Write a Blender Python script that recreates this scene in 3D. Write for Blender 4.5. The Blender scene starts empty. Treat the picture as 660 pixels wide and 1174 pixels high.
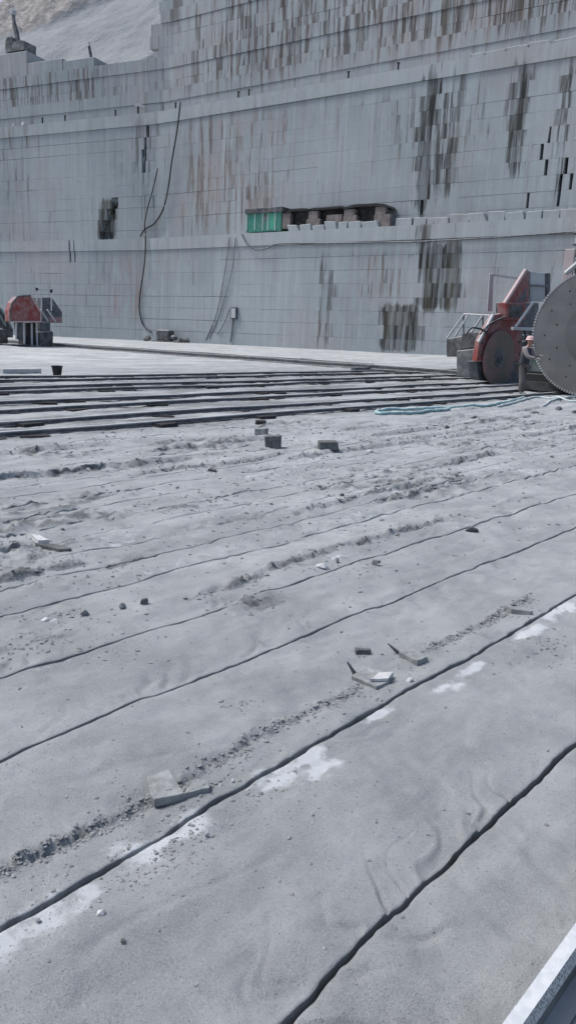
import bpy, bmesh, math, random
import numpy as np
from mathutils import Vector, Matrix
random.seed(7); rng = np.random.default_rng(7)
scene = bpy.context.scene
COL = scene.collection
R = math.radians

# ------------------------------------------------------------------ camera
IW, IH, FPX, CX, CY = 660., 1174., 870., 330., 587.
HS, HY, CAMH = 0.038, 370.4, 1.6               # slope and height of the horizon in the photo, eye height
ROLL = math.atan(HS); PITCH = math.atan((CY - (HY + HS * CX)) * math.cos(ROLL) / FPX)
cr, sr_, cp, sp = math.cos(ROLL), math.sin(ROLL), math.cos(PITCH), math.sin(PITCH)
fwd = Vector((0, cp, -sp)); r0 = Vector((1, 0, 0)); u0 = Vector((0, sp, cp))
right = r0 * cr + u0 * sr_; up = u0 * cr - r0 * sr_
cam = bpy.data.cameras.new('camera'); camo = bpy.data.objects.new('camera', cam); COL.objects.link(camo)
M = Matrix((right, up, -fwd)).transposed().to_4x4(); M.translation = (0, 0, CAMH); camo.matrix_world = M
cam.sensor_fit = 'VERTICAL'; cam.sensor_height = 24; cam.lens = 24 * FPX / IH
cam.clip_start = 0.05; cam.clip_end = 3000
scene.camera = camo

# ------------------------------------------------------------------ sky, sun, exposure
SUN_EL, SUN_AZ = R(58), R(-78)                # bright overcast, the light comes softly from the left
world = bpy.data.worlds.new('World'); scene.world = world; world.use_nodes = True
nt = world.node_tree; bg = nt.nodes['Background']
sky = nt.nodes.new('ShaderNodeTexSky'); sky.sky_type = 'NISHITA'; sky.sun_disc = False
sky.sun_elevation = SUN_EL; sky.sun_rotation = SUN_AZ
sky.air_density = 1.0; sky.dust_density = 4.0; sky.ozone_density = 1.0; sky.altitude = 200
nt.links.new(sky.outputs[0], bg.inputs[0]); bg.inputs[1].default_value = 0.125
sl = bpy.data.lights.new('sun', 'SUN'); sl.energy = 2.0; sl.angle = R(14); sl.color = (1.0, 0.97, 0.93)
so = bpy.data.objects.new('sun', sl); COL.objects.link(so)
sdir = Vector((math.sin(SUN_AZ) * math.cos(SUN_EL), math.cos(SUN_AZ) * math.cos(SUN_EL), math.sin(SUN_EL)))
so.rotation_euler = (-sdir).to_track_quat('-Z', 'Y').to_euler(); so.location = sdir * 300
vs = scene.view_settings
scene.display_settings.display_device = 'sRGB'
vs.view_transform = 'Standard'; vs.look = 'None'; vs.gamma = 1.0; vs.use_curve_mapping = False
vs.exposure = 0.48

# ------------------------------------------------------------------ helpers: pixels to places
A = R(41.6)                                    # heading of the saw cuts and rails
UD = np.array([math.sin(A), math.cos(A)]); VD = np.array([-math.cos(A), math.sin(A)])
def P(u, v, z=0.): return (UD[0]*u + VD[0]*v, UD[1]*u + VD[1]*v, z)
def ray(px, py):
    x = (px - CX) / FPX; y = (CY - py) / FPX
    xr = x*cr - y*sr_; yr = x*sr_ + y*cr
    return np.array([xr, cp + yr*sp, -sp + yr*cp])
def gnd(px, py, z=0.):
    r = ray(px, py); t = (z - CAMH) / r[2]; return np.array([r[0]*t, r[1]*t, z])
def guv(px, py, z=0.):
    p = gnd(px, py, z)[:2]; return float(p @ UD), float(p @ VD)
def vpl(px, py, org, heading):
    """meeting of a pixel's ray with an upright plane through org that runs along heading (degrees)"""
    h = R(heading); n = np.array([math.cos(h), -math.sin(h)])
    r = ray(px, py); t = (n @ np.array(org[:2])) / (n @ r[:2])
    return np.array([r[0]*t, r[1]*t, CAMH + r[2]*t])

# ------------------------------------------------------------------ helpers: noise
def _h(i, j, s):
    n = (i.astype(np.int64)*374761393 + j.astype(np.int64)*668265263 + s*1274126177) & 0xffffffff
    n = ((n ^ (n >> 13)) * 1274126177) & 0xffffffff
    return ((n ^ (n >> 16)) & 0xffff) / 65535.0
def vn(x, y, s=0):
    x = np.asarray(x, float); y = np.asarray(y, float); x, y = np.broadcast_arrays(x, y)
    i = np.floor(x); j = np.floor(y); fx = x - i; fy = y - j
    fx = fx*fx*(3-2*fx); fy = fy*fy*(3-2*fy)
    a = _h(i, j, s); b = _h(i+1, j, s); c = _h(i, j+1, s); d = _h(i+1, j+1, s)
    return (a + (b-a)*fx + (c-a)*fy + (a-b-c+d)*fx*fy)*2 - 1
def fbm(x, y, s=0, o=4):
    t = 0; a = 1.; f = 1.
    for k in range(o): t = t + a*vn(x*f, y*f, s+k*17); a *= .5; f *= 2.03
    return t
def sst(a, b, x):
    t = np.clip((x-a)/(b-a), 0, 1); return t*t*(3-2*t)

# ------------------------------------------------------------------ helpers: objects
def tag(o, label=None, cat=None, group=None, kind=None):
    if label: o['label'] = label
    if cat: o['category'] = cat
    if group: o['group'] = group
    if kind: o['kind'] = kind
    return o
def thing(name, loc, label, cat, group=None):
    o = bpy.data.objects.new(name, None); COL.objects.link(o); o.location = loc; o.empty_display_size = .2
    return tag(o, label, cat, group)
def base_of(o):
    v = Vector((0, 0, 0))
    while o: v += o.location; o = o.parent
    return v
def mesh(name, verts, faces, mat, parent=None, smooth=False):
    me = bpy.data.meshes.new(name)
    off = base_of(parent) if parent else Vector((0, 0, 0))
    me.from_pydata([tuple(Vector(v) - off) for v in verts], [], [tuple(f) for f in faces])
    bm = bmesh.new(); bm.from_mesh(me); bmesh.ops.recalc_face_normals(bm, faces=bm.faces); bm.to_mesh(me); bm.free()
    if smooth: me.polygons.foreach_set('use_smooth', [True]*len(me.polygons))
    me.materials.append(mat)
    o = bpy.data.objects.new(name, me); COL.objects.link(o); o.parent = parent
    return o
def recenter(o):
    """put a mesh thing's origin at the middle of its underside"""
    me = o.data; c = np.empty(len(me.vertices)*3); me.vertices.foreach_get('co', c); c = c.reshape(-1, 3)
    m = np.array([c[:, 0].mean(), c[:, 1].mean(), c[:, 2].min()]); c -= m
    me.vertices.foreach_set('co', c.ravel()); o.location = Vector(o.location) + Vector(m); return o
class MB:
    def __init__(s): s.v = []; s.f = []
    def add(s, vs_, fs):
        n = len(s.v); s.v += [tuple(map(float, q)) for q in vs_]; s.f += [tuple(i+n for i in f) for f in fs]; return s
    def prism(s, pts, vec):
        n = len(pts); pts = [np.array(p, float) for p in pts]; vec = np.array(vec, float)
        return s.add(pts + [p+vec for p in pts], [tuple(range(n)), tuple(range(2*n-1, n-1, -1))] + [(i, (i+1) % n, n+(i+1) % n, n+i) for i in range(n)])
    def box(s, c, ax, ay, az):
        c, ax, ay, az = map(lambda q: np.array(q, float), (c, ax, ay, az))
        return s.prism([c-ax-ay-az, c+ax-ay-az, c+ax+ay-az, c-ax+ay-az], 2*az)
    def bar(s, a, b, r, n=6):
        a = np.array(a, float); b = np.array(b, float); d = b-a; d /= np.linalg.norm(d)
        t = np.array([0, 0, 1.]) if abs(d[2]) < .9 else np.array([1., 0, 0])
        x = np.cross(d, t); x /= np.linalg.norm(x); y = np.cross(d, x)
        return s.prism([a + r*(math.cos(k*2*math.pi/n)*x + math.sin(k*2*math.pi/n)*y) for k in range(n)], b-a)
    def tube(s, pts, r, n=6):
        pts = [np.array(p, float) for p in pts]; vs_ = []; L = len(pts)
        for i, p in enumerate(pts):
            d = pts[min(i+1, L-1)] - pts[max(i-1, 0)]; d = d/np.linalg.norm(d)
            t = np.array([0, 0, 1.]) if abs(d[2]) < .9 else np.array([1., 0, 0])
            x = np.cross(d, t); x /= np.linalg.norm(x); y = np.cross(d, x)
            vs_ += [p + r*(math.cos(k*2*math.pi/n)*x + math.sin(k*2*math.pi/n)*y) for k in range(n)]
        fs = [(i*n+k, i*n+(k+1) % n, (i+1)*n+(k+1) % n, (i+1)*n+k) for i in range(L-1) for k in range(n)]
        return s.add(vs_, fs + [tuple(range(n)), tuple(range(L*n-1, (L-1)*n-1, -1))])
    def build(s, name, mat, parent=None, smooth=False): return mesh(name, s.v, s.f, mat, parent, smooth)
def spline(ctrl, n=10):
    """Catmull-Rom through the control points"""
    c = [np.array(p, float) for p in ctrl]; c = [2*c[0]-c[1]] + c + [2*c[-1]-c[-2]]; out = []
    for i in range(1, len(c)-2):
        for k in range(n):
            t = k/n; a, b, d, e = c[i-1], c[i], c[i+1], c[i+2]
            out.append(.5*((2*b) + (d-a)*t + (2*a-5*b+4*d-e)*t*t + (3*b-a-3*d+e)*t**3))
    return out + [c[-2]]
def bevel(o, w=.02, seg=1):
    m = o.modifiers.new('bevel', 'BEVEL'); m.width = w; m.segments = seg; m.limit_method = 'ANGLE'; m.angle_limit = R(40); return o

# ------------------------------------------------------------------ helpers: materials
class NT:
    def __init__(s, name, rough=.85, metal=0., spec=.3):
        s.m = bpy.data.materials.new(name); s.m.use_nodes = True; s.t = s.m.node_tree
        s.b = s.t.nodes['Principled BSDF']; s.b.inputs['Roughness'].default_value = rough
        s.b.inputs['Metallic'].default_value = metal; s.b.inputs['Specular IOR Level'].default_value = spec
        s.co = s.t.nodes.new('ShaderNodeTexCoord')
    def n(s, typ, **k):
        q = s.t.nodes.new(typ)
        for a, b in k.items(): setattr(q, a, b)
        return q
    def put(s, sock, v):
        if hasattr(v, 'node'): s.t.links.new(v, sock)
        else: sock.default_value = v if not isinstance(v, tuple) or len(v) != 3 or sock.type != 'RGBA' else (*v, 1)
    def math(s, op, a, b=0., c=None, clamp=False):
        q = s.n('ShaderNodeMath', operation=op, use_clamp=clamp); s.put(q.inputs[0], a); s.put(q.inputs[1], b)
        if c is not None: s.put(q.inputs[2], c)
        return q.outputs[0]
    def noise(s, vec, scale, detail=3., rough=.55, dist=0.):
        q = s.n('ShaderNodeTexNoise'); s.put(q.inputs['Vector'], vec); q.inputs['Scale'].default_value = scale
        q.inputs['Detail'].default_value = detail; q.inputs['Roughness'].default_value = rough; q.inputs['Distortion'].default_value = dist
        return q.outputs[0]
    def ramp(s, x, a, b, lo=0., hi=1.):
        q = s.n('ShaderNodeMapRange', interpolation_type='SMOOTHSTEP'); s.put(q.inputs[0], x)
        for i, v in zip((1, 2, 3, 4), (a, b, lo, hi)): s.put(q.inputs[i], v)
        return q.outputs[0]
    def mix(s, f, a, b, mode='MIX'):
        q = s.n('ShaderNodeMix', data_type='RGBA', blend_type=mode); s.put(q.inputs['Factor'], f); s.put(q.inputs['A'], a); s.put(q.inputs['B'], b)
        return q.outputs['Result']
    def xyz(s, x, y, z):
        q = s.n('ShaderNodeCombineXYZ'); s.put(q.inputs[0], x); s.put(q.inputs[1], y); s.put(q.inputs[2], z); return q.outputs[0]
    def attr(s, name): q = s.n('ShaderNodeAttribute', attribute_name=name); return q.outputs['Fac']
    def bump(s, h, dist, strength=1., normal=None):
        q = s.n('ShaderNodeBump'); s.put(q.inputs['Height'], h); q.inputs['Distance'].default_value = dist; q.inputs['Strength'].default_value = strength
        if normal is not None: s.t.links.new(normal, q.inputs['Normal'])
        return q.outputs[0]
    def done(s, col, normal=None, rough=None):
        s.put(s.b.inputs['Base Color'], col)
        if normal is not None: s.t.links.new(normal, s.b.inputs['Normal'])
        if rough is not None: s.put(s.b.inputs['Roughness'], rough)
        return s.m
def paint(name, col, dust=.35, rough=.55, metal=0., scale=2.6, dustcol=(.36, .365, .375)):
    """paint or metal with dust lying in patches and grime"""
    t = NT(name, rough, metal); g = t.n('ShaderNodeNewGeometry')
    a = t.noise(g.outputs['Position'], scale, 5., .65); b = t.noise(g.outputs['Position'], scale*.22, 4., .6)
    up_ = t.n('ShaderNodeSeparateXYZ'); t.t.links.new(g.outputs['Normal'], up_.inputs[0])
    flat = t.ramp(up_.outputs[2], .3, .9, 0., .5)
    d = t.math('ADD', t.ramp(t.math('ADD', a, t.math('MULTIPLY', b, .6)), .62, 1.05, 0., dust*1.6), flat, clamp=True)
    c = t.mix(t.ramp(b, .35, .7, 0., .5), col, tuple(q*.6 for q in col))
    c = t.mix(d, c, dustcol)
    return t.done(c, t.bump(a, .004, .5), t.math('ADD', t.math('MULTIPLY', d, .3), rough, clamp=True))
def m_ground():
    t = NT('slurry_dust', .93, 0, .2); o = t.co.outputs['Object']
    n1 = t.noise(o, 1.3, 4.); n2 = t.noise(o, 9., 5., .6); n3 = t.noise(o, 210., 3., .75); n4 = t.noise(o, 420., 2., .6); n5 = t.noise(o, .12, 4.)
    c = t.mix(t.ramp(n1, .35, .65), (.222, .243, .256), (.342, .366, .382))
    c = t.mix(t.ramp(t.noise(o, 3.7, 5., .65), .4, .7, 0., .6), c, (.222, .24, .245))
    dr_ = t.n('ShaderNodeMapping'); t.t.links.new(o, dr_.inputs[0]); dr_.inputs['Rotation'].default_value = (0, 0, -(math.pi/2-A)); drift = t.n('ShaderNodeMapping'); t.t.links.new(dr_.outputs[0], drift.inputs[0]); drift.inputs['Scale'].default_value = (.8, 3.5, 1.)
    c = t.mix(t.ramp(t.noise(drift.outputs[0], 1., 6., .65), .47, .68, 0., .45), c, (.42, .445, .455))
    c = t.mix(t.ramp(n2, .42, .72, 0., .3), c, (.38, .41, .42))
    c = t.mix(t.ramp(n3, .38, .68, 0., .6), c, (.42, .445, .455))
    c = t.mix(t.ramp(t.noise(o, 95., 3., .7), .5, .75, 0., .45), c, (.17, .18, .19))
    c = t.mix(t.ramp(n4, .52, .8, 0., .7), c, (.13, .13, .14))
    c = t.mix(t.math('MULTIPLY', t.attr('crust'), t.ramp(n2, .3, .62, .35, 1.)), c, (.11, .116, .12))
    bn = t.noise(o, 14., 6., .7)
    bare = t.ramp(t.math('ADD', t.attr('bare'), t.math('MULTIPLY', t.math('SUBTRACT', bn, .5), 1.7)), .22, .8, 0., .9)
    c = t.mix(bare, c, (.56, .60, .63))
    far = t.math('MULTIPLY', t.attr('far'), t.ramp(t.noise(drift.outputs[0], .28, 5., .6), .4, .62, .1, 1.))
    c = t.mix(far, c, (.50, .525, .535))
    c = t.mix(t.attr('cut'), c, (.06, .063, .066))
    nm = t.bump(n3, .0055, .9); nm = t.bump(n2, .02, .22, nm); nm = t.bump(t.math('MULTIPLY', t.noise(o, 34., 5., .7), t.attr('crust')), .04, 1., nm); nm = t.bump(n4, .0015, .6, nm)
    return t.done(c, nm)
def m_stone(name, lo, hi, scale=14.):
    t = NT(name, .9, 0, .25); o = t.co.outputs['Object']
    a = t.noise(o, scale, 5., .65); b = t.noise(o, scale*9, 2., .6)
    c = t.mix(t.ramp(a, .3, .7), lo, hi); c = t.mix(t.ramp(b, .55, .8, 0., .4), c, tuple(q*.5 for q in lo))
    return t.done(c, t.bump(a, .01, .5))
STAINS = []      # filled before m_wall() runs: (s centre, s half width, z centre, z half height, dark, brown)
def m_wall(name, lo, hi, streak=.16, warm=.0, joint=1.4667):
    t = NT(name, .88, 0, .25); g = t.n('ShaderNodeNewGeometry'); pos = g.outputs['Position']
    s3 = t.n('ShaderNodeSeparateXYZ'); t.t.links.new(pos, s3.inputs[0]); x, y, z = s3.outputs
    def along(d):
        return t.math('ADD', t.math('MULTIPLY', x, float(d[0])), t.math('ADD', t.math('MULTIPLY', y, float(d[1])), float(-(WC0 @ d))))
    s = t.math('ADD', t.math('MAXIMUM', along(WDR), 0.), t.math('MINIMUM', along(-WDL), 0.))
    k = t.math('FLOOR', t.math('DIVIDE', z, joint))
    wn_ = t.n('ShaderNodeTexWhiteNoise', noise_dimensions='1D'); t.put(wn_.inputs['W'], k); sj = t.math('ADD', s, t.math('MULTIPLY', t.math('SUBTRACT', wn_.outputs['Value'], .5), .7))
    na = t.noise(t.xyz(t.math('MULTIPLY', s, 1.9), t.math('MULTIPLY', k, .16), t.math('MULTIPLY', z, .05)), 1., 4., .72)
    nb = t.noise(t.xyz(t.math('MULTIPLY', s, .55), t.math('MULTIPLY', z, .035), 3.), 1., 4., .6)
    nc = t.noise(t.xyz(t.math('MULTIPLY', s, 2.2), t.math('MULTIPLY', z, .13), 9.), 1., 4., .65)
    big = t.noise(pos, .05, 3.); mid = t.noise(pos, .7, 5., .65); fin = t.noise(pos, 7., 3., .6)
    cw = t.n('ShaderNodeTexWhiteNoise', noise_dimensions='2D'); t.put(cw.inputs['Vector'], t.xyz(t.math('FLOOR', t.math('MULTIPLY', s, 1.7)), k, 0.))
    sn = t.math('ADD', t.math('MULTIPLY', t.math('SUBTRACT', cw.outputs['Value'], .5), .05), t.math('ADD', t.math('MULTIPLY', na, .5), t.math('ADD', t.math('MULTIPLY', nb, .25), t.math('MULTIPLY', nc, .25))))
    dark = None; brown = None
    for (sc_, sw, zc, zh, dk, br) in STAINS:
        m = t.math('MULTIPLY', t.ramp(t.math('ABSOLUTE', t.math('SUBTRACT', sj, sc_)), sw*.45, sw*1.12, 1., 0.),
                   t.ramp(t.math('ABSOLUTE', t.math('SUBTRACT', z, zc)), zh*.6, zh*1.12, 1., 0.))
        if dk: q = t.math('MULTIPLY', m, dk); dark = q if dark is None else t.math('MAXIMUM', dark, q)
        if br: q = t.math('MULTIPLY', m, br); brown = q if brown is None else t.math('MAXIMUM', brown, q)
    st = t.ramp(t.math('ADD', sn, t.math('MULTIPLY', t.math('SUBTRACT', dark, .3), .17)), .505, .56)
    c = t.mix(t.ramp(big, .35, .65), lo, hi)
    pk = t.noise(pos, .085, 4., .6); c = t.mix(t.ramp(pk, .5, .66, 0., .45), c, (.33, .30, .295))
    vs2 = t.noise(t.xyz(t.math('MULTIPLY', s, 1.3), t.math('MULTIPLY', z, .05), 21.), 1., 5., .7)
    c = t.mix(t.ramp(vs2, .5, .7, 0., .5), c, (.42, .45, .46)); c = t.mix(t.ramp(vs2, .5, .3, 0., .4), c, (.2, .215, .225))
    inf = t.n('ShaderNodeObjectInfo')
    c = t.mix(t.ramp(inf.outputs['Random'], 0., 1., 0., .04), c, tuple(q*.82 for q in lo))
    c = t.mix(t.ramp(mid, .45, .75, 0., .25), c, tuple(min(1, q*1.25) for q in hi))
    c = t.mix(t.ramp(fin, .5, .8, 0., .25), c, tuple(q*.6 for q in lo))
    # rusty and wet streaks that run down each course
    wb = t.math('MULTIPLY', t.ramp(t.math('ADD', t.math('MULTIPLY', nc, .6), t.math('MULTIPLY', na, .4)), .44, .62), t.math('ADD', brown, warm, clamp=True))
    c = t.mix(t.math('MULTIPLY', wb, .75), c, (.27, .205, .198))
    cv = t.n('ShaderNodeTexWhiteNoise', noise_dimensions='2D'); t.put(cv.inputs['Vector'], t.xyz(t.math('FLOOR', t.math('MULTIPLY', s, 2.3)), t.math('ADD', k, 50.), 0.))
    vary = t.math('ADD', .42, t.math('MULTIPLY', .58, t.ramp(t.math('ADD', t.math('MULTIPLY', cv.outputs['Value'], .25), t.math('MULTIPLY', nc, 1.)), .45, .8)))
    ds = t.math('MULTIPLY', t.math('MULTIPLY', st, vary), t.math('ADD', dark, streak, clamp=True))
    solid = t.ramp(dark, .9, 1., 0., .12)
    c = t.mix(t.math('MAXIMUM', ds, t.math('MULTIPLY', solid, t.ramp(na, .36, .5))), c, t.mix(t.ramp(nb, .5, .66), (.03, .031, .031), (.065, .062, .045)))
    # pale powder on upward faces
    nz = t.n('ShaderNodeSeparateXYZ'); t.t.links.new(g.outputs['Normal'], nz.inputs[0])
    c = t.mix(t.ramp(nz.outputs[2], .5, .9, 0., .7), c, (.42, .43, .44))
    return t.done(c, t.bump(mid, .08, .35, t.bump(fin, .02, .5)))

# quarry wall plan: two straight runs that meet at WC0
WC0 = np.array([-20.5, 106.2]); WDL = np.array([-1, .46]); WDL /= np.linalg.norm(WDL); WDR = np.array([1, -.67]); WDR /= np.linalg.norm(WDR)
WNR = np.array([-WDR[1], WDR[0]]); WNL = np.array([WDL[1], -WDL[0]]); WB = (WNR+WNL)/(1+WNR @ WNL)
def Wp(s, d, z):
    c = WC0 + WB*d; p = c + (WDR*s if s >= 0 else -WDL*s); return np.array([p[0], p[1], z])
def wn(s): return WNR if s >= 0 else WNL
def whit(px, py, d=0.):
    c = WC0 + WB*d; r = ray(px, py)
    for dv, n, sg in ((WDR, WNR, 1), (WDL, WNL, -1)):
        t = (n @ c)/(n @ r[:2]); s = (r[:2]*t-c) @ dv
        if s >= 0: return sg*float(s), CAMH + float(r[2]*t)
    return 0., 10.
CH = 1.4667
T1, T2, T3, T4 = 9*CH, 20*CH, 22*CH, 25*CH
def stain(x0, x1, y0, y1, dk, br, d=0.):
    sa, za = whit(x0, (y0+y1)/2, d); sb, zb = whit(x1, (y0+y1)/2, d); _, zt = whit((x0+x1)/2, y0, d); _, zl = whit((x0+x1)/2, y1, d)
    STAINS.append(((sa+sb)/2, abs(sb-sa)/2, (zt+zl)/2, abs(zt-zl)/2, dk, br))
stain(474, 500, 72, 258, 1., 0, 3); stain(490, 528, 72, 240, .62, 0, 3); stain(578, 608, 62, 215, .7, 0, 3); stain(634, 652, 50, 240, .65, 0, 3)
stain(470, 500, 252, 300, .7, 0); stain(476, 534, 274, 360, 1.2, 0); stain(434, 488, 346, 406, 1.3, 0); stain(362, 386, 285, 405, .45, 0)
stain(195, 345, 120, 272, .3, .75, 3); stain(0, 40, 125, 240, .25, .45, 3); stain(120, 168, 285, 370, 0, .8); stain(395, 470, 285, 345, .3, .55)
stain(150, 185, 120, 250, .35, 0, 3); stain(113, 138, 226, 277, 1., 0, 3); stain(-60, 150, 75, 122, .4, .5, 4); stain(400, 620, 90, 170, .25, .0, 3)  # the cleft's near-black patch: wet rock plus shade painted into the recess
STAINS.append((30, 36, T2+11, 10.6, .5, .75))
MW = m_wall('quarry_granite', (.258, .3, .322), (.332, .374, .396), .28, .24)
MWL = m_wall('pale_lip_granite', (.30, .338, .358), (.36, .398, .415), .15, .08)
MG = m_ground()
M_ROCK = m_stone('granite_broken', (.17, .182, .186), (.30, .318, .322)); M_ROCKD = m_stone('granite_damp', (.075, .08, .083), (.15, .157, .16))
M_ROCKW = m_stone('granite_pale', (.42, .43, .44), (.58, .59, .6))
M_TIMBER = m_stone('black_timber', (.022, .022, .024), (.05, .05, .052), 8.)
M_RAIL = paint('dark_steel', (.10, .108, .116), .35, .6, .3, 9.); M_RAILT = paint('dusty_steel', (.34, .355, .37), .5, .5, .3, 12., (.42, .44, .45))
M_RED = paint('red_paint', (.235, .05, .046), .24, .6); M_DARK = paint('dark_grey_paint', (.035, .038, .045), .22, .55); M_DK2 = paint('slate_paint', (.06, .07, .082), .25, .55)
M_GREEN = paint('green_paint', (.03, .085, .07), .2, .5); M_LIGHT = paint('pale_grey_paint', (.42, .44, .46), .3, .5, 0, 6., (.5, .51, .52))
M_PINK = paint('faded_pink_paint', (.52, .36, .37), .3, .55); M_STEEL = paint('blade_steel', (.12, .123, .132), .3, .5, .25, 1.6, (.19, .195, .20))
M_GREENB = paint('green_blade_paint', (.11, .115, .095), .8, .5, .1, 1.3, (.23, .15, .145)); M_BLACK = paint('black_rubber', (.012, .012, .014), .08, .7)
M_TEAL = paint('teal_hose', (.16, .36, .38), .4, .5, 0, 10., (.5, .58, .6)); M_PALEH = paint('pale_hose', (.42, .55, .56), .4, .5, 0, 10., (.55, .58, .6))
M_CGREEN = paint('container_green', (.03, .20, .15), .12, .45); M_PGREEN = paint('pale_trim_green', (.25, .42, .36), .15, .5)
M_WHITE = paint('white_trim', (.62, .63, .62), .2, .5)

# ------------------------------------------------------------------ ground: saw-cut granite floor under slurry
GRV = [(-1.4, .014, .1, 0), (-.6, .014, .12, 0), (.2, .014, .12, .5), (.965, .0108, .16, 1), (1.712, .0108, .16, 1), (2.495, .0085, .14, 1), (3.135, .0085, .12, 1), (3.88, .009, .10, .8), (4.25, .006, .05, .3), (4.62, .008, .08, .45), (5.02, .006, .05, .3), (5.40, .009, .08, .7), (5.82, .007, .05, .3), (6.2, .009, .07, .5), (6.6, .007, .05, .35), (7.0, .009, .07, .5), (7.4, .008, .05, .35), (7.8, .01, .07, .4), (8.6, .01, .07, .4), (9.35, .01, .07, .4)]
def wob(k, u): return .02*vn(u*.45, k*9.7, 3) + .009*vn(u*1.7, k*5.3, 4) + .004*vn(u*6., k*3.3, 5) + .0018*vn(u*22., k*3.3, 6)
LUMP = [(28, 632, .5, .22, 1.), (95, 655, .5, .18, .8), (40, 742, .4, .16, 1.), (285, 692, .25, .12, 1.), (225, 577, .9, .2, .9), (330, 655, .4, .15, .5), (440, 545, 1.6, .3, .9), (590, 512, 2., .35, .8), (80, 575, .6, .3, .7),
        (120, 470+70, 1.2, .3, .6), (600, 545, 1.4, .25, .6), (185, 632, .5, .1, .7), (520, 560, 1.1, .15, .6), (250, 600, .7, .12, .7), (420, 600, .6, .1, .4), (560, 590, .8, .12, .5)]
LUMP = [(*guv(a, b), c, d, e) for a, b, c, d, e in LUMP]
BARE = [(2, 1074, .09, .08), (60, 1036, .12, .09), (85, 1028, .09, .07), (182, 962, .17, .07), (210, 945, .12, .07), (170, 968, .1, .06), (128, 968, .06, .04), (330, 884, .2, .06), (365, 880, .13, .07), (300, 888, .12, .06), (345, 868, .15, .05), (432, 818, .12, .035), (515, 785, .14, .05), (545, 762, .18, .04), (612, 722, .35, .05), (640, 700, .35, .06), (655, 692, .3, .08),
        (140, 622, .3, .03), (60, 762, .2, .025), (520, 607, .3, .03), (390, 640, .2, .03), (370, 651, .1, .04)]
BARE = [(*guv(a, b), c, d) for a, b, c, d in BARE]
def rimline(u): return 1.925 + .018*vn(u*2.1, 1.3, 31) + .012*vn(u*9., 2.2, 32) + .008*vn(u*31., 2.2, 33)
RIMS = [(3.42, .022, 1), (4.22, .035, 2), (4.42, .03, 3), (5.02, .04, 4), (5.72, .04, 5), (6.5, .045, 6), (6.75, .035, 7), (7.35, .05, 8), (8.1, .05, 9), (8.9, .05, 10)]
def rim2(u, q): return RIMS[q][0] + .05*vn(u*.7, q*3.1, 101) + .03*vn(u*2.6, q*3.1, 102) + .018*vn(u*9., q*3.1, 103)
def rim2mask(u, q): return sst(-.05, .35, fbm(u*.45, q*7.7+0*u, 104, 2))
def rimcrust(u, v):
    m = 0*u
    u1 = u[:1] if u.ndim == 2 else u
    for q in range(len(RIMS)): m = np.maximum(m, rim2mask(u1, q)*np.exp(-((v-rim2(u1, q)+.008)/.022)**2))
    return m
def lumpmask(u, v):
    m = 0*u
    for a, b, ru, rv, s in LUMP: m = np.maximum(m, s*np.exp(-((u-a)/ru)**2 - ((v-b)/rv)**2))
    m = np.maximum(m, .85*sst(.0, .6, fbm(u*.55, v*1.3, 41, 3))*sst(3.4, 4.6, v)*(1-sst(9.6, 10.4, v)))
    return m*sst(-.25, .25, fbm(u*2.2, v*4.2, 44, 3)+.15)
def rimmask(u): return (.55+.45*sst(-.45, .25, vn(u*2.7, .5+0*u, 36)))*np.clip(sst(.2, .9, u)*(1-sst(2.55, 2.85, u)) + .9*sst(3.2, 3.5, u)*(1-sst(4.3, 4.8, u)), 0, 1)
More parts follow.
